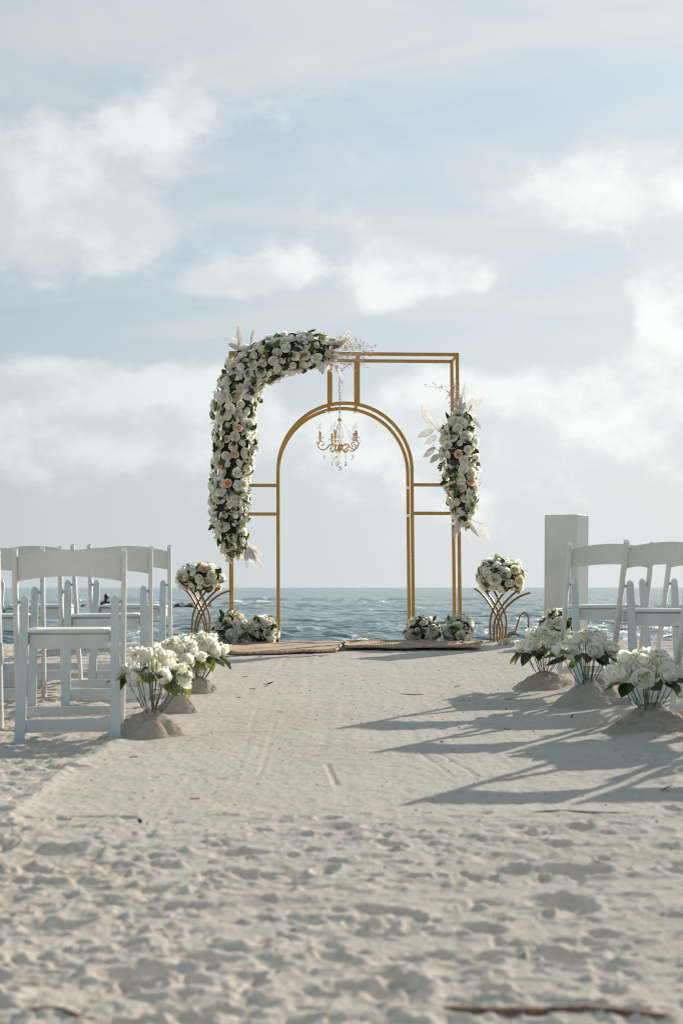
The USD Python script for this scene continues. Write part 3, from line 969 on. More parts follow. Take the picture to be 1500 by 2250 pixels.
def build_arch():
    o = thing('wedding_arch', 'tall gold metal double frame arch standing on the sand before the sea', 'arch', (ax0, AY, az0), ARCH_RZ)
    w = .027

    def seg(name, a, b, dy, ww=w):
        return part(name, bar(al(*a, dy), al(*b, dy), ww, ww, (0, 1, 0), .003), M_GOLD, o)

    for dy, dz in ((0.0, 0), (.36, 0)):
        low = 1418 if dy == 0 else 1436
        h = 4.3                                  # half a tube, in photo pixels
        seg('outer_post', (508.5, low), (505, 774 - 3.4), dy)
        seg('outer_post', (1011, low), (1007, 774 - 3.4), dy)
        seg('top_beam', (505 + 3.5, 774), (1007 - 3.5, 774), dy)
        seg('inner_post', (612, low), (610.5, 1033), dy)
        seg('inner_post', (908, low), (905.5, 1033), dy)
        arc = [al(758 - 147.5 * math.cos(t), 1033 - 149 * math.sin(t), dy) for t in np.linspace(0, math.pi, 49)]
        part('arch_curve', sweep_poly(arc, rounded_rect(w, w * 1.02, .003), (0, 1, 0)), M_GOLD, o, smooth=35)
        for x in (726, 787):
            seg('short_post', (x, 777.5), (x, 887), dy)
        for y in (1067, 1130):
            seg('cross_link', (509, y), (608, y), dy) if dy == 0 else None
        for y in (1064.5, 1127.5):
            seg('cross_link', (908.5, y), (1004, y), dy) if dy == 0 else None
    for px, py in ((505, 774), (1007, 774), (610.5, 1098), (726, 774), (787, 774)):
        part('depth_tie', bar(al(px, py, .0135), al(px, py, .3465), .020, .020, (0, 0, 1), .002), M_GOLD, o)
    for px, py in ((905.8, 1064.5), (906.2, 1127.5)):
        part('white_tape', box(al(px, py, .36), (.031, .031, .026), .003), M_TAPE, o)
    for px, py, ry in ((722.5, 889, 1), (787, 889, -1)):
        v, f = box((0, 0, 0), (.04, .033, .012), .002)
        a = ry * .25
        R = np.array([[math.cos(a), 0, math.sin(a)], [0, 1, 0], [-math.sin(a), 0, math.cos(a)]])
        part('white_tape', (v @ R.T + al(px, py + .5, .36) - [0, 0, .010], f), M_TAPE, o)


build_arch()


def white_leaves(o, spec, r):
    for (bx, by, tx, ty, wpx, dy) in spec:
        a, b = aw(bx, by, dy), aw(tx, ty, dy - .03)
        L = np.linalg.norm(b - a)
        d = unit(b - a)
        up = unit(np.array([r.normal(0, .35), -1.0, r.normal(0, .35)]))
        v, f, t = make_leaf(L, wpx * S, 8, r.uniform(.1, .4), r.uniform(-.15, .2), r.normal(0, .25))
        y = unit(np.cross(up, d))
        z = np.cross(d, y)
        part('white_leaf', (v @ np.stack([d, y, z], 1).T + a, f), M_WHITELEAF, o, smooth=True, tone=t)


def twig(o, pts, r, n=26, bead=.0055, spread=.035, name='dried_spray', m=None):
    """a branching dried spray with tiny seed heads"""
    c = spline(pts, 12)
    ms = [tube(c, np.linspace(.0016, .0008, 12), 4)]
    for k in range(n):
        q = c[r.integers(2, 12)] + 0
        e = q + r.normal(0, spread, 3) + (c[-1] - c[0]) * .08
        ms.append(tube([q, (q + e) / 2 + r.normal(0, .004, 3), e], .0007, 3, False))
        for j in range(3):
            ms.append((OCT[0] * bead * r.uniform(.6, 1.2) + e + r.normal(0, .007, 3), OCT[1]))
    part(name, cat_(ms), m or M_SPRAY, o)


def garland_left():
    r = np.random.default_rng(77)
    pix = [(722, 768), (690, 768), (640, 776), (590, 790), (545, 818), (520, 860), (516, 915), (516, 975), (508, 1040), (502, 1100), (505, 1150), (511, 1195), (513, 1222)]
    rad = np.array([22, 36, 42, 44, 44, 42, 42, 42, 39, 38, 36, 28, 12]) * S
    ctr = np.array([aw(x, y, -.02) for x, y in pix])
    path = spline(ctr, 60)
    s = np.concatenate([[0], np.cumsum(np.linalg.norm(np.diff(ctr, axis=0), axis=1))])
    R = np.interp(np.linspace(0, s[-1], 60), s, rad)
    o = thing('flower_garland', 'long thick white rose garland over the top left corner of the arch', 'flower garland', group='rose garlands on the arch')
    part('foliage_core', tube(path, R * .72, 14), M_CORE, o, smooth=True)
    peach = [(aw(530, 957, -.16), M_PEACH, 'peach coloured rose'), (aw(516, 1007, -.16), M_PEACH, 'peach coloured rose'), (aw(501, 1055, -.16), M_PEACH, 'peach coloured rose'),
             (aw(583, 768, -.16), M_CREAM, None)]
    dress(o, curve_sampler(path, R, r), r, 258, .089, 290, .088, 260, .0085, peach=peach, pack=.74, green=.36)
    white_leaves(o, [(528, 762, 522, 716, 13, -.03), (550, 755, 558, 722, 11, -.02), (540, 768, 500, 757, 19, -.04), (545, 764, 505, 741, 14, .02), (738, 762, 772, 716, 17, .0), (742, 764, 778, 738, 22, .03),
                     (700, 795, 708, 825, 16, -.1), (716, 800, 728, 818, 14, -.06), (735, 795, 752, 842, 9, -.05), (540, 1205, 566, 1235, 24, -.03), (545, 1200, 582, 1252, 10, -.05), (538, 1212, 548, 1253, 9, -.08), (536, 1198, 575, 1220, 22, .0), (538, 1210, 560, 1246, 8, -.02)], r)
    for pts in ([(700, 768), (740, 752), (785, 756)], [(700, 772), (750, 764), (800, 762)], [(705, 780), (755, 778), (804, 772)], [(705, 785), (750, 788), (790, 792)], [(702, 776), (745, 770), (778, 764)], [(705, 790), (745, 800), (790, 800)], [(700, 770), (730, 758), (765, 748)], [(704, 782), (744, 782), (786, 776)]):
        twig(o, [aw(x, y, -.06 + r.normal(0, .03)) for x, y in pts], r, 30, .0050, .032)


def garland_right():
    r = np.random.default_rng(78)
    pix = [(1018, 908), (1010, 940), (1008, 985), (1010, 1030), (1016, 1070), (1018, 1110), (1016, 1142)]
    rad = np.array([12, 31, 38, 36, 33, 26, 12]) * S
    ctr = np.array([aw(x, y, -.02) for x, y in pix])
    path = spline(ctr, 40)
    s = np.concatenate([[0], np.cumsum(np.linalg.norm(np.diff(ctr, axis=0), axis=1))])
    R = np.interp(np.linspace(0, s[-1], 40), s, rad)
    o = thing('flower_garland', 'shorter white rose garland hanging on the right post of the arch', 'flower garland', group='rose garlands on the arch')
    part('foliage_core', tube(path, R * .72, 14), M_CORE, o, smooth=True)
    peach = [(aw(1012, 992, -.16), M_PEACH, 'peach coloured rose'), (aw(1024, 1066, -.16), M_PEACH, 'peach coloured rose'), (aw(975, 1020, -.1), M_CREAM, None)]
    dress(o, curve_sampler(path, R, r), r, 92, .089, 110, .086, 90, .0085, peach=peach, pack=.70, green=.36)
    white_leaves(o, [(1014, 905, 1026, 836, 11, .0), (1012, 905, 1016, 868, 24, -.02), (1022, 905, 1042, 870, 20, .02), (1032, 900, 1067, 868, 15, -.02), (1035, 905, 1062, 938, 17, .03), (1028, 904, 1050, 912, 18, .0),
                     (948, 932, 928, 887, 19, -.02), (969, 948, 962, 906, 11, -.03), (955, 942, 916, 962, 17, -.02), (962, 956, 933, 975, 13, .0), (958, 982, 926, 1004, 17, -.02), (965, 998, 943, 1020, 13, -.05),
                     (1010, 1140, 997, 1188, 15, -.04), (1014, 1140, 1020, 1172, 22, -.02), (1020, 1135, 1053, 1183, 14, .02), (1056, 1147, 1072, 1190, 22, .0), (1012, 1145, 991, 1152, 9, .03), (1022, 1150, 1035, 1198, 5, -.02)], r)
    for a, b in (((975, 955), (940, 918)), ((972, 950), (958, 940)), ((965, 990), (950, 975)), ((1025, 908), (1040, 888)), ((1035, 1140), (1058, 1150))):
        part('twig', tube([aw(*a, -.03), aw((a[0] + b[0]) / 2, (a[1] + b[1]) / 2 + 2, -.03), aw(*b, -.03)], .002, 5), M_SPRAY, o)
    for pts in ([(1000, 905), (990, 865), (942, 848)], [(998, 905), (1000, 870), (999, 836)], [(1004, 905), (1002, 880), (996, 850)], [(1000, 905), (1000, 885), (1006, 862)], [(998, 905), (994, 885), (988, 862)]):
        twig(o, [aw(x, y, -.05 + r.normal(0, .02)) for x, y in pts], r, 22, .0050, .014)


garland_left()
garland_right()


# ------------------------------------------------------------------ the chandelier
def build_chandelier():
    r = np.random.default_rng(9)
    c = aw(748.0, 977, .17)
    o = thing('chandelier', 'small five armed brass chandelier with crystal drops hanging in the arch', 'chandelier', c)
    k = 1821.0
    Z = lambda v: (1750 - v) / k
    # chain: two branches from the beam, then a line of links down to the cap
    def link(p, d, roll, L=.034, W=.015, t=.0019):
        a = np.linspace(0, 2 * math.pi, 15)[:-1]
        pts = np.stack([np.cos(a) * W / 2, np.zeros(14), np.sin(a) * L / 2 + np.sign(np.sin(a)) * .003], 1)
        pts = np.vstack([pts, pts[:2]])
        R = frame_of(d, roll)
        R = np.stack([R[:, 0], R[:, 1], R[:, 2]], 1)
        v, f = tube(pts, t, 5, False)
        return v @ R.T + p, f
    J = np.array([.0, 0, Z(610)])
    top = np.array([0, 0, Z(1265)])
    n = 13
    for q in range(n):
        part('chain_link', link(J + (top - J) * (q + .5) / n, top - J, (q % 2) * 1.2 + .2), M_WIRE, o, smooth=True)
    beam_z = float((aw(750, 780, 0) - c)[2])
    for sx in (-.085, .115):
        E = np.array([sx, 0.0, beam_z])
        m = 5
        for q in range(m):
            part('chain_link', link(J + (E - J) * (q + .5) / m, E - J, (q % 2) * 1.4), M_WIRE, o, smooth=True)
    part('cable', tube(spline([(.055, .0, Z(590)), (.034, .004, Z(760)), (.012, .006, Z(1000)), (.004, .004, Z(1290))], 10), .0016, 5), M_TAPE, o)
    part('cap', lathe([(0, Z(1300)), (.010, Z(1305)), (.020, Z(1330)), (.016, Z(1345)), (.005, Z(1358)), (0, Z(1362))], 14), M_BRASS, o, smooth=40)
    part('ring', link(np.array([0, 0, Z(1278)]), np.array([0, 0, 1.0]), .3, .022, .020, .0022), M_WIRE, o, smooth=True)
    part('centre_rod', tube([(0, 0, Z(1350)), (0, 0, Z(1715))], .0032, 8), M_BRASS, o, smooth=True)
    part('glass_sleeve', lathe([(.012, Z(1700)), (.027, Z(1660)), (.034, Z(1580)), (.030, Z(1500)), (.020, Z(1420)), (.010, Z(1375))], 14), M_BULB, o, smooth=True)
    part('hub', lathe([(0, Z(1700)), (.026, Z(1708)), (.030, Z(1720)), (.027, Z(1740)), (.029, Z(1765)), (.021, Z(1795)), (.010, Z(1808)), (.006, Z(1822)), (.009, Z(1832)), (0, Z(1845))], 18), M_BRASS, o, smooth=40)
    for q in range(5):
        a = math.radians(41 + 72 * q)
        R = rotz(a)
        pts = [(.024, 0, -.004), (.046, 0, .018), (.070, 0, .022), (.095, 0, .004), (.120, 0, -.020), (.150, 0, -.024), (.176, 0, -.004), (.182, 0, .024), (.168, 0, .046), (.146, 0, .046), (.134, 0, .030), (.142, 0, .014), (.156, 0, .016)]
        ar = part('arm', xf(tube(spline(pts, 46), np.linspace(.0062, .0040, 46), 7), R), M_BRASS, o, smooth=True)
        part('scroll', xf(tube(spline([(.030, 0, -.012), (.050, 0, -.036), (.074, 0, -.040), (.084, 0, -.022), (.072, 0, -.010), (.060, 0, -.018), (.063, 0, -.027)], 26), np.linspace(.005, .0032, 26), 6), R), M_BRASS, ar, smooth=True)
        b = R @ np.array([.163, 0, .052])
        part('candle_cup', xf(lathe([(0, -.002), (.005, 0), (.005, .010), (.014, .016), (.0125, .019), (0, .019)], 12), None, b), M_BRASS, ar, smooth=40)
        part('drip_dish', xf(lathe([(.010, .020), (.022, .022), (.031, .028), (.030, .030), (.021, .0245), (.010, .0225)], 14), None, b), M_GLASS, ar, smooth=40)
        part('candle_sleeve', xf(lathe([(0, .023), (.0105, .024), (.0115, .03), (.0105, .05), (.0118, .060), (.0110, .072), (.007, .080), (0, .081)], 12), None, b), M_BRASS, ar, smooth=40)
        part('bulb', xf(lathe([(.006, .080), (.0085, .088), (.0125, .104), (.0105, .122), (.006, .140), (.0022, .156), (0, .160)], 12), None, b), M_BULB, ar, smooth=True)
        # crystal swag from the cap to the candle, drops below the dish
        A = np.array([0.012 * math.cos(a), 0.012 * math.sin(a), Z(1335)])
        B = b + [0, 0, .03]
        beads = []
        for t in np.linspace(0.03, 1, 21):
            p = A + (B - A) * t - np.array([0, 0, .055 * math.sin(math.pi * t)])
            p[:2] += R[:2, 0] * .03 * math.sin(math.pi * t)
            beads.append((OCT[0] * r.uniform(.0042, .0060) @ frame_of(r.normal(0, 1, 3)).T + p, OCT[1]))
        part('crystal_swag', cat_(beads), M_GLASS, o)
        for e in range(5):
            d = b + rotz(a + e * 2 * math.pi / 5) @ np.array([.030, 0, .024])
            ms = [(OCT[0] * .0042 + d - [0, 0, .009 * w_], OCT[1]) for w_ in range(3)]
            ms.append((OCT[0] * [.006, .003, .014] + d - [0, 0, .040], OCT[1]))
            part('crystal_drop', cat_(ms), M_GLASS, o)
        d = R @ np.array([.13, 0, -.024])
        ms = [(OCT[0] * .0042 + d - [0, 0, .008 + .011 * w_], OCT[1]) for w_ in range(3)]
        ms.append((OCT[0] * [.013, .006, .022] + d - [0, 0, .062], OCT[1]))
        part('crystal_drop', cat_(ms), M_GLASS, o)
        d = R @ np.array([.062, 0, -.04])
        ms = [(OCT[0] * .0046 + d - [0, 0, .008 + .013 * w_], OCT[1]) for w_ in range(5)]
        ms.append((OCT[0] * [.014, .007, .024] + d - [0, 0, .098], OCT[1]))
        part('crystal_drop', cat_(ms), M_GLASS, o)
    ms = [(OCT[0] * .0055 + np.array([0, 0, Z(1850 + 26 * q)]), OCT[1]) for q in range(7)]
    part('crystal_chain', cat_(ms), M_GLASS, o)
    ball = trimesh.creation.icosphere(1, .0205)
    part('crystal_ball', (np.array(ball.vertices) + [0, 0, Z(2072)], np.array(ball.faces)), M_GLASS, o)


build_chandelier()

# ------------------------------------------------------------------ flower stands and their flower domes
ROD_A = [[(985, 870), (978, 770), (980, 700), (1010, 580), (1060, 490), (1130, 410), (1215, 355)],
         [(1012, 870), (1010, 790), (1014, 730), (1045, 625), (1110, 520), (1175, 450), (1238, 402)],
         [(1040, 870), (1034, 790), (1040, 735), (1075, 635), (1150, 530), (1240, 462), (1335, 428)]]
ROD_B = [[(1112, 870), (1130, 780), (1135, 700), (1112, 590), (1060, 480), (1025, 415), (985, 358)],
         [(1092, 870), (1104, 790), (1102, 740), (1075, 640), (1025, 520), (960, 425), (895, 360)],
         [(1070, 870), (1083, 800), (1080, 745), (1045, 640), (980, 520), (920, 440), (850, 390)]]


def flower_stand(cpx, bpy, y, label, scale=1.0):
    s = y / F
    c = at(cpx, bpy, y)
    o = thing('flower_stand', label, 'flower stand', c, group='bronze rod flower stands beside the arch')
    for sgn, rods in ((-1, ROD_A), (1, ROD_B)):
        for k, rod in enumerate(rods):
            p = np.array([((x - 1060) / 4.167 * s * scale, sgn * (.030 + .028 * k) * (.55 + .7 * abs(q - 3) / 3), (870 - yy) / 4.167 * s * scale) for q, (x, yy) in enumerate(rod)])
            p[0, 2] -= .03
            part('curved_rod', tube(spline(p, 34), .0085, 8), M_BRONZE, o, smooth=True)
    ring = [(math.cos(a) * .075, math.sin(a) * .05, .195 * scale) for a in np.linspace(0, 2 * math.pi, 25)]
    return o


flower_stand(443, 1404, 11.75, 'bronze flower stand of six crossing curved rods left of the arch')
flower_stand(1094, 1409, 11.7, 'bronze flower stand of six crossing curved rods right of the arch')


def flower_dome(cpx, cpy, y, w, h, label, seed, size, n, peach, cream, extra=None):
    r = np.random.default_rng(seed)
    s = y / F
    c = at(cpx, cpy, y)
    o = thing('flower_dome', label, 'flower arrangement', c, group='flower domes on the stands')
    rad = np.array([w * s, w * s * .95, h * s])
    part('foliage_core', lumpy((0, 0, .0), rad * [.80, .80, .72], seed), M_CORE, o, smooth=True)
    pe = [(((px - cpx) * s, -.9 * rad[1] * .8, (cpy - py) * s), m, lb) for px, py, m, lb in peach]
    dress(o, ellipsoid_sampler((0, 0, 0), rad * .93, r, -.62), r, n, size, 46, .085, 50, .0085, peach=pe, cream=cream, pack=.72, green=.25)
    if extra:
        for (bx, by, tx, ty, wpx, m) in extra:
            a, b = at(bx, by, y - .03) - c, at(tx, ty, y - .05) - c
            place_leaf(o, a, b - a, np.array([.2, -1, .1]), float(np.linalg.norm(b - a)), wpx * s, r, m, bend=.05)


flower_dome(441, 1272, 11.72, 52, 35, 'low dome of white and blush roses on the left flower stand', 31, .090, 50,
            [(446, 1257, M_PEACH, 'blush pink rose'), (393, 1281, M_CREAM, 'blush pink rose'), (470, 1259, M_CREAM, None), (398, 1256, M_CREAM, None)], .12)
flower_dome(1100, 1268, 11.68, 54, 41, 'tall dome of white and cream roses on the right flower stand', 32, .108, 40,
            [(1121, 1257, M_CREAM, 'cream rose'), (1147, 1284, M_CREAM, 'cream rose')], .14, [(1090, 1245, 1089, 1216, 10, M_LEAF2), (1130, 1284, 1140, 1306, 12, M_LEAF2), (1052, 1262, 1050, 1246, 6, M_LEAF2)])


def floor_flowers(x0, x1, y0, y1, y, label, seed, n, extra=None, name='flower_cluster', group='flower clusters on the sand', size=.085):
    r = np.random.default_rng(seed)
    s = y / F
    cx = (x0 + x1) / 2
    base = at(cx, y1, y)
    hh = (y1 - y0) * s
    ww = (x1 - x0) / 2 * s
    o = thing(name, label, 'flower arrangement', base, group=group)
    rad = np.array([ww, ww * .9, hh * .56])
    cz = hh * .44
    part('foliage_core', lumpy((0, 0, cz), rad * .76, seed), M_CORE, o, smooth=True)
    dress(o, ellipsoid_sampler((0, 0, cz), rad * .90, r, -.75), r, n, size, 46, .075, 46, .0085, pack=.70, green=.22, cream=.05)
    if extra:
        for (bx, by, tx, ty, wpx, m) in extra:
            a, b = at(bx, by, y - .05) - base, at(tx, ty, y - .07) - base
            place_leaf(o, a, b - a, np.array([.2, -1, .3]), float(np.linalg.norm(b - a)), wpx * s, r, m, bend=.08)


floor_flowers(468, 545, 1341, 1421, 11.25, 'tall bushy white rose cluster on the sand at the left arch post', 41, 48,
              [(478, 1380, 464, 1383, 9, M_LEAF2), (485, 1372, 486, 1350, 7, M_LEAF), (492, 1358, 483, 1338, 8, M_LEAF), (512, 1352, 520, 1337, 5, M_LEAF2)])
floor_flowers(543, 613, 1352, 1420, 11.3, 'smaller white rose cluster on the sand against the left inner arch post', 42, 42)
floor_flowers(886, 968, 1354, 1416, 11.4, 'white rose cluster on the sand at the right inner arch post', 43, 48, [(925, 1368, 920, 1352, 9, M_LEAF2), (950, 1365, 958, 1352, 8, M_LEAF)])
floor_flowers(970, 1041, 1351, 1415, 11.38, 'round white rose cluster on the sand at the right outer arch post', 44, 44)
floor_flowers(1184, 1262, 1338, 1405, 10.9, 'white rose cluster with dark leaves at the foot of the white plinth', 45, 38, [(1232, 1352, 1240, 1338, 8, M_LEAF)], size=.095)


# ------------------------------------------------------------------ bouquets stuck into mounds of sand
def mound(x, y, w, h, d, label, seed):
    n, m = 46, 64
    rr = np.linspace(0, 1, n) ** .8
    a = np.arange(m) * 2 * math.pi / m
    X, Y = rr[:, None] * np.cos(a), rr[:, None] * np.sin(a)
    P = np.stack([X, Y, np.zeros_like(X)], -1)
    prof = np.clip((1 - rr) ** 1.35 * (1 + 1.55 * rr), 0, 1)[:, None]
    prof = np.minimum(prof, .93 + .07 * prof)
    Z = h * prof * (1 + .38 * (NOISE(P * 2.0 + seed, 3, seed) - .5)) + .028 * (NOISE(P * 5 + seed, 3, seed + 3) - .5) * np.minimum(1, 6 * (1 - rr))[:, None] + .010 * (NOISE(P * 16 + seed, 2, seed + 5) - .5) * np.minimum(1, 6 * (1 - rr))[:, None]
    wob = 1 + .30 * (NOISE(np.stack([np.cos(a) * 1.6 + seed, np.sin(a) * 1.6, 0 * a], -1), 2, seed + 9) - .5)
    X, Y = X * wob * w, Y * wob * d
    g = np.array([[surf(x + X[i, j], y + Y[i, j]) for j in range(m)] for i in range(n)])
    g = np.where(rr[:, None] > .9, g, np.minimum(g, ground_z(x + X, y + Y) + .02))
    Z = g - gz(x, y) + Z - .008 * (rr[:, None] > .985) - .004
    o = thing('sand_mound', label, 'sand mound', (x, y, gz(x, y)), group='sand mounds holding the aisle bouquets')
    part('heap', (np.stack([X, Y, Z], -1).reshape(-1, 3), grid_faces(n, m, True)), M_MOUND, o, smooth=True)
    return float(Z[0].mean()) + gz(x, y)


def bouquet(cx, tip, y, label, seed, w=.155, top=.215, n=13, size=.085, lean=(0, 0), green=.3):
    """stems fan out from the tip (x, z at distance y) to a flattened dome of roses"""
    r = np.random.default_rng(seed)
    base = np.array([cx, y, tip])
    o = thing('bouquet', label, 'bouquet', base, group='bouquets standing in sand along the aisle')
    P, N = [], []
    k = 0
    dirs = [(0.12, r.uniform(0, 6.28))]
    dirs += [(.55, a) for a in np.arange(5) * 2 * math.pi / 5 + r.uniform(0, 6)]
    dirs += [(1.0, a) for a in np.arange(n - 6) * 2 * math.pi / (n - 6) + r.uniform(0, 6)]
    for q, a in dirs:
        q2 = q * r.uniform(.92, 1.08)
        p = np.array([math.cos(a) * w * .80 * q2 + lean[0], math.sin(a) * w * .72 * q2 + lean[1], top - .085 * q2 ** 2 + r.normal(0, .008)])
        nrm = unit([math.cos(a) * q * 1.25, math.sin(a) * q * 1.25, .75])
        nrm = unit(nrm + np.array([0, -.22, 0]) + r.normal(0, .12, 3))
        P.append(p)
        N.append(nrm)
        place_rose(o, p, nrm, size * r.uniform(.88, 1.12), r, True, M_ROSE, 1.25)
        foot = np.array([r.normal(0, .008), r.normal(0, .008), -.035])
        b = p - nrm * size * .22
        mid = foot * .45 + b * .55 + np.array([b[0] * .06, b[1] * .06, -.012])
        part('stem', tube(spline([foot, mid, b], 8), .0021, 5), M_STEM, o)
    for k in range(n + 5):
        a = k * 2 * math.pi / (n + 5) + r.uniform(-.2, .2)
        q = r.uniform(.55, .95)
        p = np.array([math.cos(a) * w * q * .8 + lean[0], math.sin(a) * w * q * .75 + lean[1], top - .060 - .075 * q ** 2])
        d = unit([math.cos(a), math.sin(a), r.uniform(-.75, .25)])
        place_leaf(o, p, d, np.array([0, 0, 1.0]) + .4 * d, r.uniform(.075, .115), r.uniform(.050, .068), r, M_LEAF2 if r.random() < green else M_LEAF, n=7)
    pts = [np.array([math.cos(a) * w * q * .8 + lean[0], math.sin(a) * w * q * .75 + lean[1], top + .012 - .085 * q * q]) for a, q in zip(r.uniform(0, 6.28, 22), r.uniform(.25, 1.15, 22))]
    v, f, t = filler_mesh(pts, [unit(p - [0, 0, .05]) for p in pts], r, .0085, 6, .026)
    part('filler_flowers', (v, f), M_FILL, o, tone=t, kind='stuff')
    for k in range(7):
        p = pts[k * 3]
        part('filler_stem', tube([(0, 0, -.02), p * [.5, .5, .5], p], .0012, 4), M_STEM, o)


def place_bouquet(px, tip_py, y, mound_l, mound_r, base_py, lab_b, lab_m, seed, **kw):
    x = (px - 750) / F * y
    tip = CAM_Z + (1291 - tip_py) / F * y
    mx = ((mound_l + mound_r) / 2 - 750) / F * y
    w = (mound_r - mound_l) / 2 / F * y * 1.30
    h = tip - gz(mx, y)
    zt = mound(mx, y, w, h + .012, w * .92, lab_m, seed)
    bouquet(x, tip - .004, y, lab_b, seed, **kw)


place_bouquet(339, 1566, 5.98, 268, 398, 1628, 'nearest left bouquet of white roses with bright green leaf, before the nearest chair', 'nearest left sand mound, in front of the chair leg', 51, w=.165, top=.262, n=13, size=.084, green=.5)
place_bouquet(391, 1522, 6.80, 352, 432, 1573, 'half hidden left bouquet between the nearest and farthest left ones', 'middle left sand mound behind the nearest one', 52, w=.150, top=.245, n=12, size=.080, green=.5)
place_bouquet(437, 1492, 7.72, 404, 478, 1524, 'farthest left bouquet of white roses, below the left flower stand', 'farthest left sand mound, nearest to the left rug', 53, w=.180, top=.235, n=15, size=.090, green=.55)
place_bouquet(1418, 1560, 5.98, 1340, 1506, 1622, 'nearest right bouquet of large white roses at the right edge', 'nearest right sand mound at the right edge', 54, w=.185, top=.235, n=14, size=.098, green=.12)
place_bouquet(1286, 1503, 6.95, 1222, 1375, 1560, 'middle right bouquet of white roses with dark leaves on tall stems', 'middle right sand mound, long and lit from behind', 55, w=.160, top=.25, n=13, size=.088, green=.15)
place_bouquet(1191, 1480, 7.85, 1140, 1246, 1520, 'farthest right bouquet, overlapping the copper loop ornament', 'farthest right sand mound', 56, w=.160, top=.24, n=13, size=.088, green=.25)


# ------------------------------------------------------------------ rugs
def rug(corners, label, seed, lift, th=.014):
    c = np.array(corners, float)
    nu, nv = 90, 34
    u, v = np.meshgrid(np.linspace(0, 1, nu), np.linspace(0, 1, nv), indexing='ij')
    rr = .10
    X = (1 - u) * (1 - v) * c[0, 0] + u * (1 - v) * c[1, 0] + u * v * c[2, 0] + (1 - u) * v * c[3, 0]
    Y = (1 - u) * (1 - v) * c[0, 1] + u * (1 - v) * c[1, 1] + u * v * c[2, 1] + (1 - u) * v * c[3, 1]
    P = np.stack([u * 4, v * 3, 0 * u], -1)
    Y += .04 * (NOISE(P + seed, 2, seed) - .5) * 2
    X += .03 * (NOISE(P * 1.3 + seed + 7, 2, seed + 1) - .5) * 2
    Z = ground_z(X, Y) + lift + .016 * (NOISE(P * 1.3 + seed, 3, seed + 4) - .3)
    edge = np.minimum(np.minimum(u, 1 - u) * 12, np.minimum(v, 1 - v) * 5)
    Z += .008 * np.exp(-edge * 1.5)
    mx, my = X.mean(), Y.mean()
    mz = gz(mx, my)
    top = np.stack([X - mx, Y - my, Z - mz + th], -1).reshape(-1, 3)
    bot = np.stack([X - mx, Y - my, Z - mz], -1).reshape(-1, 3)
    f = grid_faces(nu, nv)
    n = nu * nv
    idx = np.arange(n).reshape(nu, nv)
    loop = np.concatenate([idx[:, 0], idx[-1, 1:], idx[-2::-1, -1], idx[0, -2:0:-1]])
    a, b = loop, np.roll(loop, -1)
    side = np.vstack([np.stack([a, a + n, b], 1), np.stack([b, a + n, b + n], 1)])
    o = thing('rug', label, 'rug', (mx, my, mz), group='jute rugs before the arch')
    part('woven_sheet', (np.vstack([top, bot]), np.vstack([f[:, ::-1] * 1, f + n, side])), M_RUG, o, smooth=30)
    ring = np.vstack([top[loop], top[loop[:1]]]) - [0, 0, th / 2]
    part('braided_edge', tube(ring, .012, 6, False), M_RUG, o, smooth=True)


def gp(px, y):
    return ((px - 750) / F * y, y)


rug([gp(470, 10.15), gp(740, 10.45), gp(758, 11.15), gp(520, 11.2)], 'flat brown jute rug lying left of centre before the arch', 3, .001)
rug([gp(757, 10.62), gp(1052, 10.62), gp(1058, 11.15), gp(760, 11.2)], 'brown jute rug with raised edge lying right of centre before the arch', 8, .018)

# ------------------------------------------------------------------ white plinth
def plinth():
    y = 11.75
    s = y / F
    c = at(1241, 1410, y)
    o = thing('plinth', 'tall plain white box plinth standing behind the right chairs', 'plinth', c, rz=-40, ry=.9)
    wd, dp, h = .313, .175, 278 * s
    t = .012
    part('front_panel', box((0, -dp / 2 + t / 2, h / 2), (wd, t, h), .002), M_PLINTH, o)
    part('rear_panel', box((0, dp / 2 - t / 2, h / 2), (wd, t, h), .002), M_PLINTH, o)
    part('side_panel', box((wd / 2 - t / 2 - .001, 0, h / 2), (t, dp - 2 * t - .002, h - .003), .002), M_PLINTH, o)
    part('side_panel', box((-wd / 2 + t / 2 + .001, 0, h / 2), (t, dp - 2 * t - .002, h - .003), .002), M_PLINTH, o)
    part('top_panel', box((0, 0, h - .007), (wd - 2 * t - .004, dp - 2 * t - .004, .012), .001), M_PLINTH, o)
    part('edge_strip', box((-wd / 2 + .012, -dp / 2 - .0015, h / 2), (.006, .003, h - .01), .001), M_PLINTH2, o)


plinth()


# ------------------------------------------------------------------ bent copper tube ornament
def copper_loop():
    y = 11.3
    c = at(1135, 1408, y)
    q = lambda px, py, dy=0: at(px, py, y + dy) - c
    o = thing('copper_ornament', 'bent copper tube with a tall loop, right of the right flower stand', 'ornament', c)
    loop = [q(1130, 1391), q(1133, 1378), q(1139, 1360), q(1146, 1348), q(1151.5, 1345.5), q(1157, 1350), q(1159.3, 1362), q(1159.5, 1378, .02), q(1158.5, 1400, .03)]
    part('loop', tube(spline(loop, 40), .0068, 8), M_COPPER, o, smooth=True)
    arm = [q(1109, 1412, .03), q(1112, 1402, .02), q(1117, 1392, .0), q(1122, 1389.5), q(1130, 1390.5)]
    part('bent_arm', tube(spline(arm, 18), .0105, 8), M_COPPER, o, smooth=True)
    part('lower_arm', tube(spline([q(1112, 1403, .03), q(1119, 1396, .06), q(1129, 1393, .05), q(1140, 1398, .05)], 14), .008, 8), M_COPPER, o, smooth=True)


copper_loop()

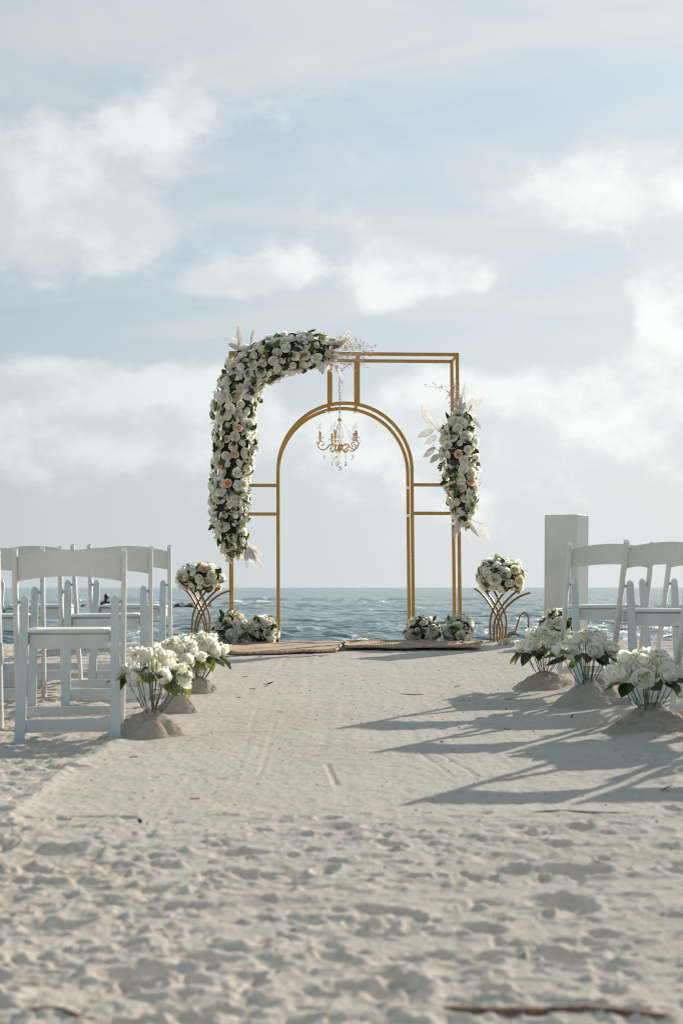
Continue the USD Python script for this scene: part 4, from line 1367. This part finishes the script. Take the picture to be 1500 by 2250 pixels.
# a single fallen flower on the sand
def fallen_flower(px, py, y, label, seed):
    r = np.random.default_rng(seed)
    x = (px - 750) / F * y
    o = thing('fallen_flower', label, 'flower', (x, y, surf(x, y)))
    place_rose(o, np.array([0, 0, .02]), np.array([-.3, -.7, .6]), .075, r, False)
    place_rose(o, np.array([-.05, .02, .015]), np.array([-.6, -.4, .5]), .055, r, False, name='bud')
    v, f, t = filler_mesh([np.array([.04, 0, .03]), np.array([.06, 0, .045]), np.array([.02, 0, .05])], [np.array([.3, -.3, 1.0])] * 3, r, .007, 7, .02)
    part('filler_flowers', (v, f), M_FILL, o, tone=t, kind='stuff')


fallen_flower(800, 1410, 11.5, 'single white flower fallen on the sand under the middle of the arch', 61)
fallen_flower(1112, 1413, 11.2, 'small white blossoms lying at the foot of the copper ornament', 62)

# ------------------------------------------------------------------ bits on the sand
def seaweed(px, py, half, label, seed, tk=.008):
    r = np.random.default_rng(seed)
    dy = py - 1291
    y = 2478 / (dy + 93.75)
    x0 = (px - 750) / F * y
    hl = half / F * y
    xs = np.linspace(-1, 1, 22)
    pts = np.array([(t * hl, .012 * math.sin(4 * t + seed) - .02 * t, 0) for t in xs])
    base = surf(x0, y)
    zz = np.array([max(surf(x0 + q[0], y + q[1] + e) for e in (-.02, 0, .02)) for q in pts])
    pts[:, 2] = np.convolve(np.pad(zz, 3, mode='edge'), np.ones(7) / 7, 'valid') - base - tk * .1
    o = thing('seaweed_strand', label, 'seaweed', (x0, y, base))
    part('strand', tube(pts, tk * (1 - xs ** 2) ** .4 * r.uniform(.7, 1.2, 22) + .0006, 6), M_WEED, o, smooth=True)


seaweed(1220, 2212, 250, 'long brown seaweed strand at the bottom right of the sand', 1, .009)
seaweed(150, 2218, 75, 'short brown seaweed strand at the bottom left of the sand', 2, .004)
seaweed(1270, 1787, 105, 'thin brown strand on the sand below the chair shadows', 3, .0035)
seaweed(905, 1525, 26, 'thin dark twig on the swept aisle, right of centre', 4, .0022)


def dry_leaf(px, py, L, label, seed, rot):
    r = np.random.default_rng(seed)
    y = 2478 / (py - 1291 + 93.75)
    x = (px - 750) / F * y
    o = thing('dry_leaf', label, 'leaf', (x, y, surf(x, y)))
    v, f, t = make_leaf(L, L * .42, 6, .5, -.35, .3)
    part('blade', (v @ rotz(rot).T - [L * .4, 0, -.004], f), M_DEBRIS, o, smooth=True)
    part('stalk', tube([(-L * .4 * math.cos(rot), -L * .4 * math.sin(rot), .004), (-L * .62 * math.cos(rot), -L * .7 * math.sin(rot), .012)], .0015, 5), M_DEBRIS, o)


dry_leaf(592, 1505, .055, 'curled brown leaf on the aisle sand near the left bouquets', 1, .2)
dry_leaf(1257, 1580, .035, 'small curled dark leaf in the shadow before the middle right mound', 2, 1.0)
dry_leaf(1458, 1740, .04, 'dark curled leaf on the sand at the right edge', 3, .4)
dry_leaf(324, 1818, .03, 'reddish brown leaf scrap in the rough sand at lower left', 4, 2.0)
dry_leaf(1150, 2098, .02, 'orange brown leaf scrap at lower right', 5, 1.1)


def debris():
    r = np.random.default_rng(15)
    ms = []
    for k in range(900):
        y = float(2.2 * (11.5 / 2.2) ** (r.random() ** .6))
        x = float(r.uniform(-1, 1) * (.25 * y + .1))
        if y > 10 and r.random() < .5:
            continue
        z = surf(x, y)
        L = r.uniform(.002, .0075) * min(1, .45 + .08 * y)
        v = OCT[0] * [L, L * r.uniform(.25, .8), L * r.uniform(.2, .5)]
        ms.append((v @ rotz(r.uniform(0, 3.1)).T + [x, y, z + L * .2], OCT[1]))
    for k in range(12):
        y = float(4 * (10.5 / 4) ** r.random())
        x = float(r.uniform(-.9, 1.1))
        a, L = r.uniform(-.9, .9), r.uniform(.008, .022)
        p = np.array([(x + t * L * math.cos(a), y + t * L * math.sin(a), 0) for t in (-1, 0, 1)])
        p[:, 2] = [surf(q[0], q[1]) + .003 for q in p]
        ms.append(tube(p, .0018, 4))
    tag(part('beach_debris', cat_(ms), M_DEBRIS, None), 'dark specks and twig bits scattered over the sand', 'debris', kind='stuff')


debris()
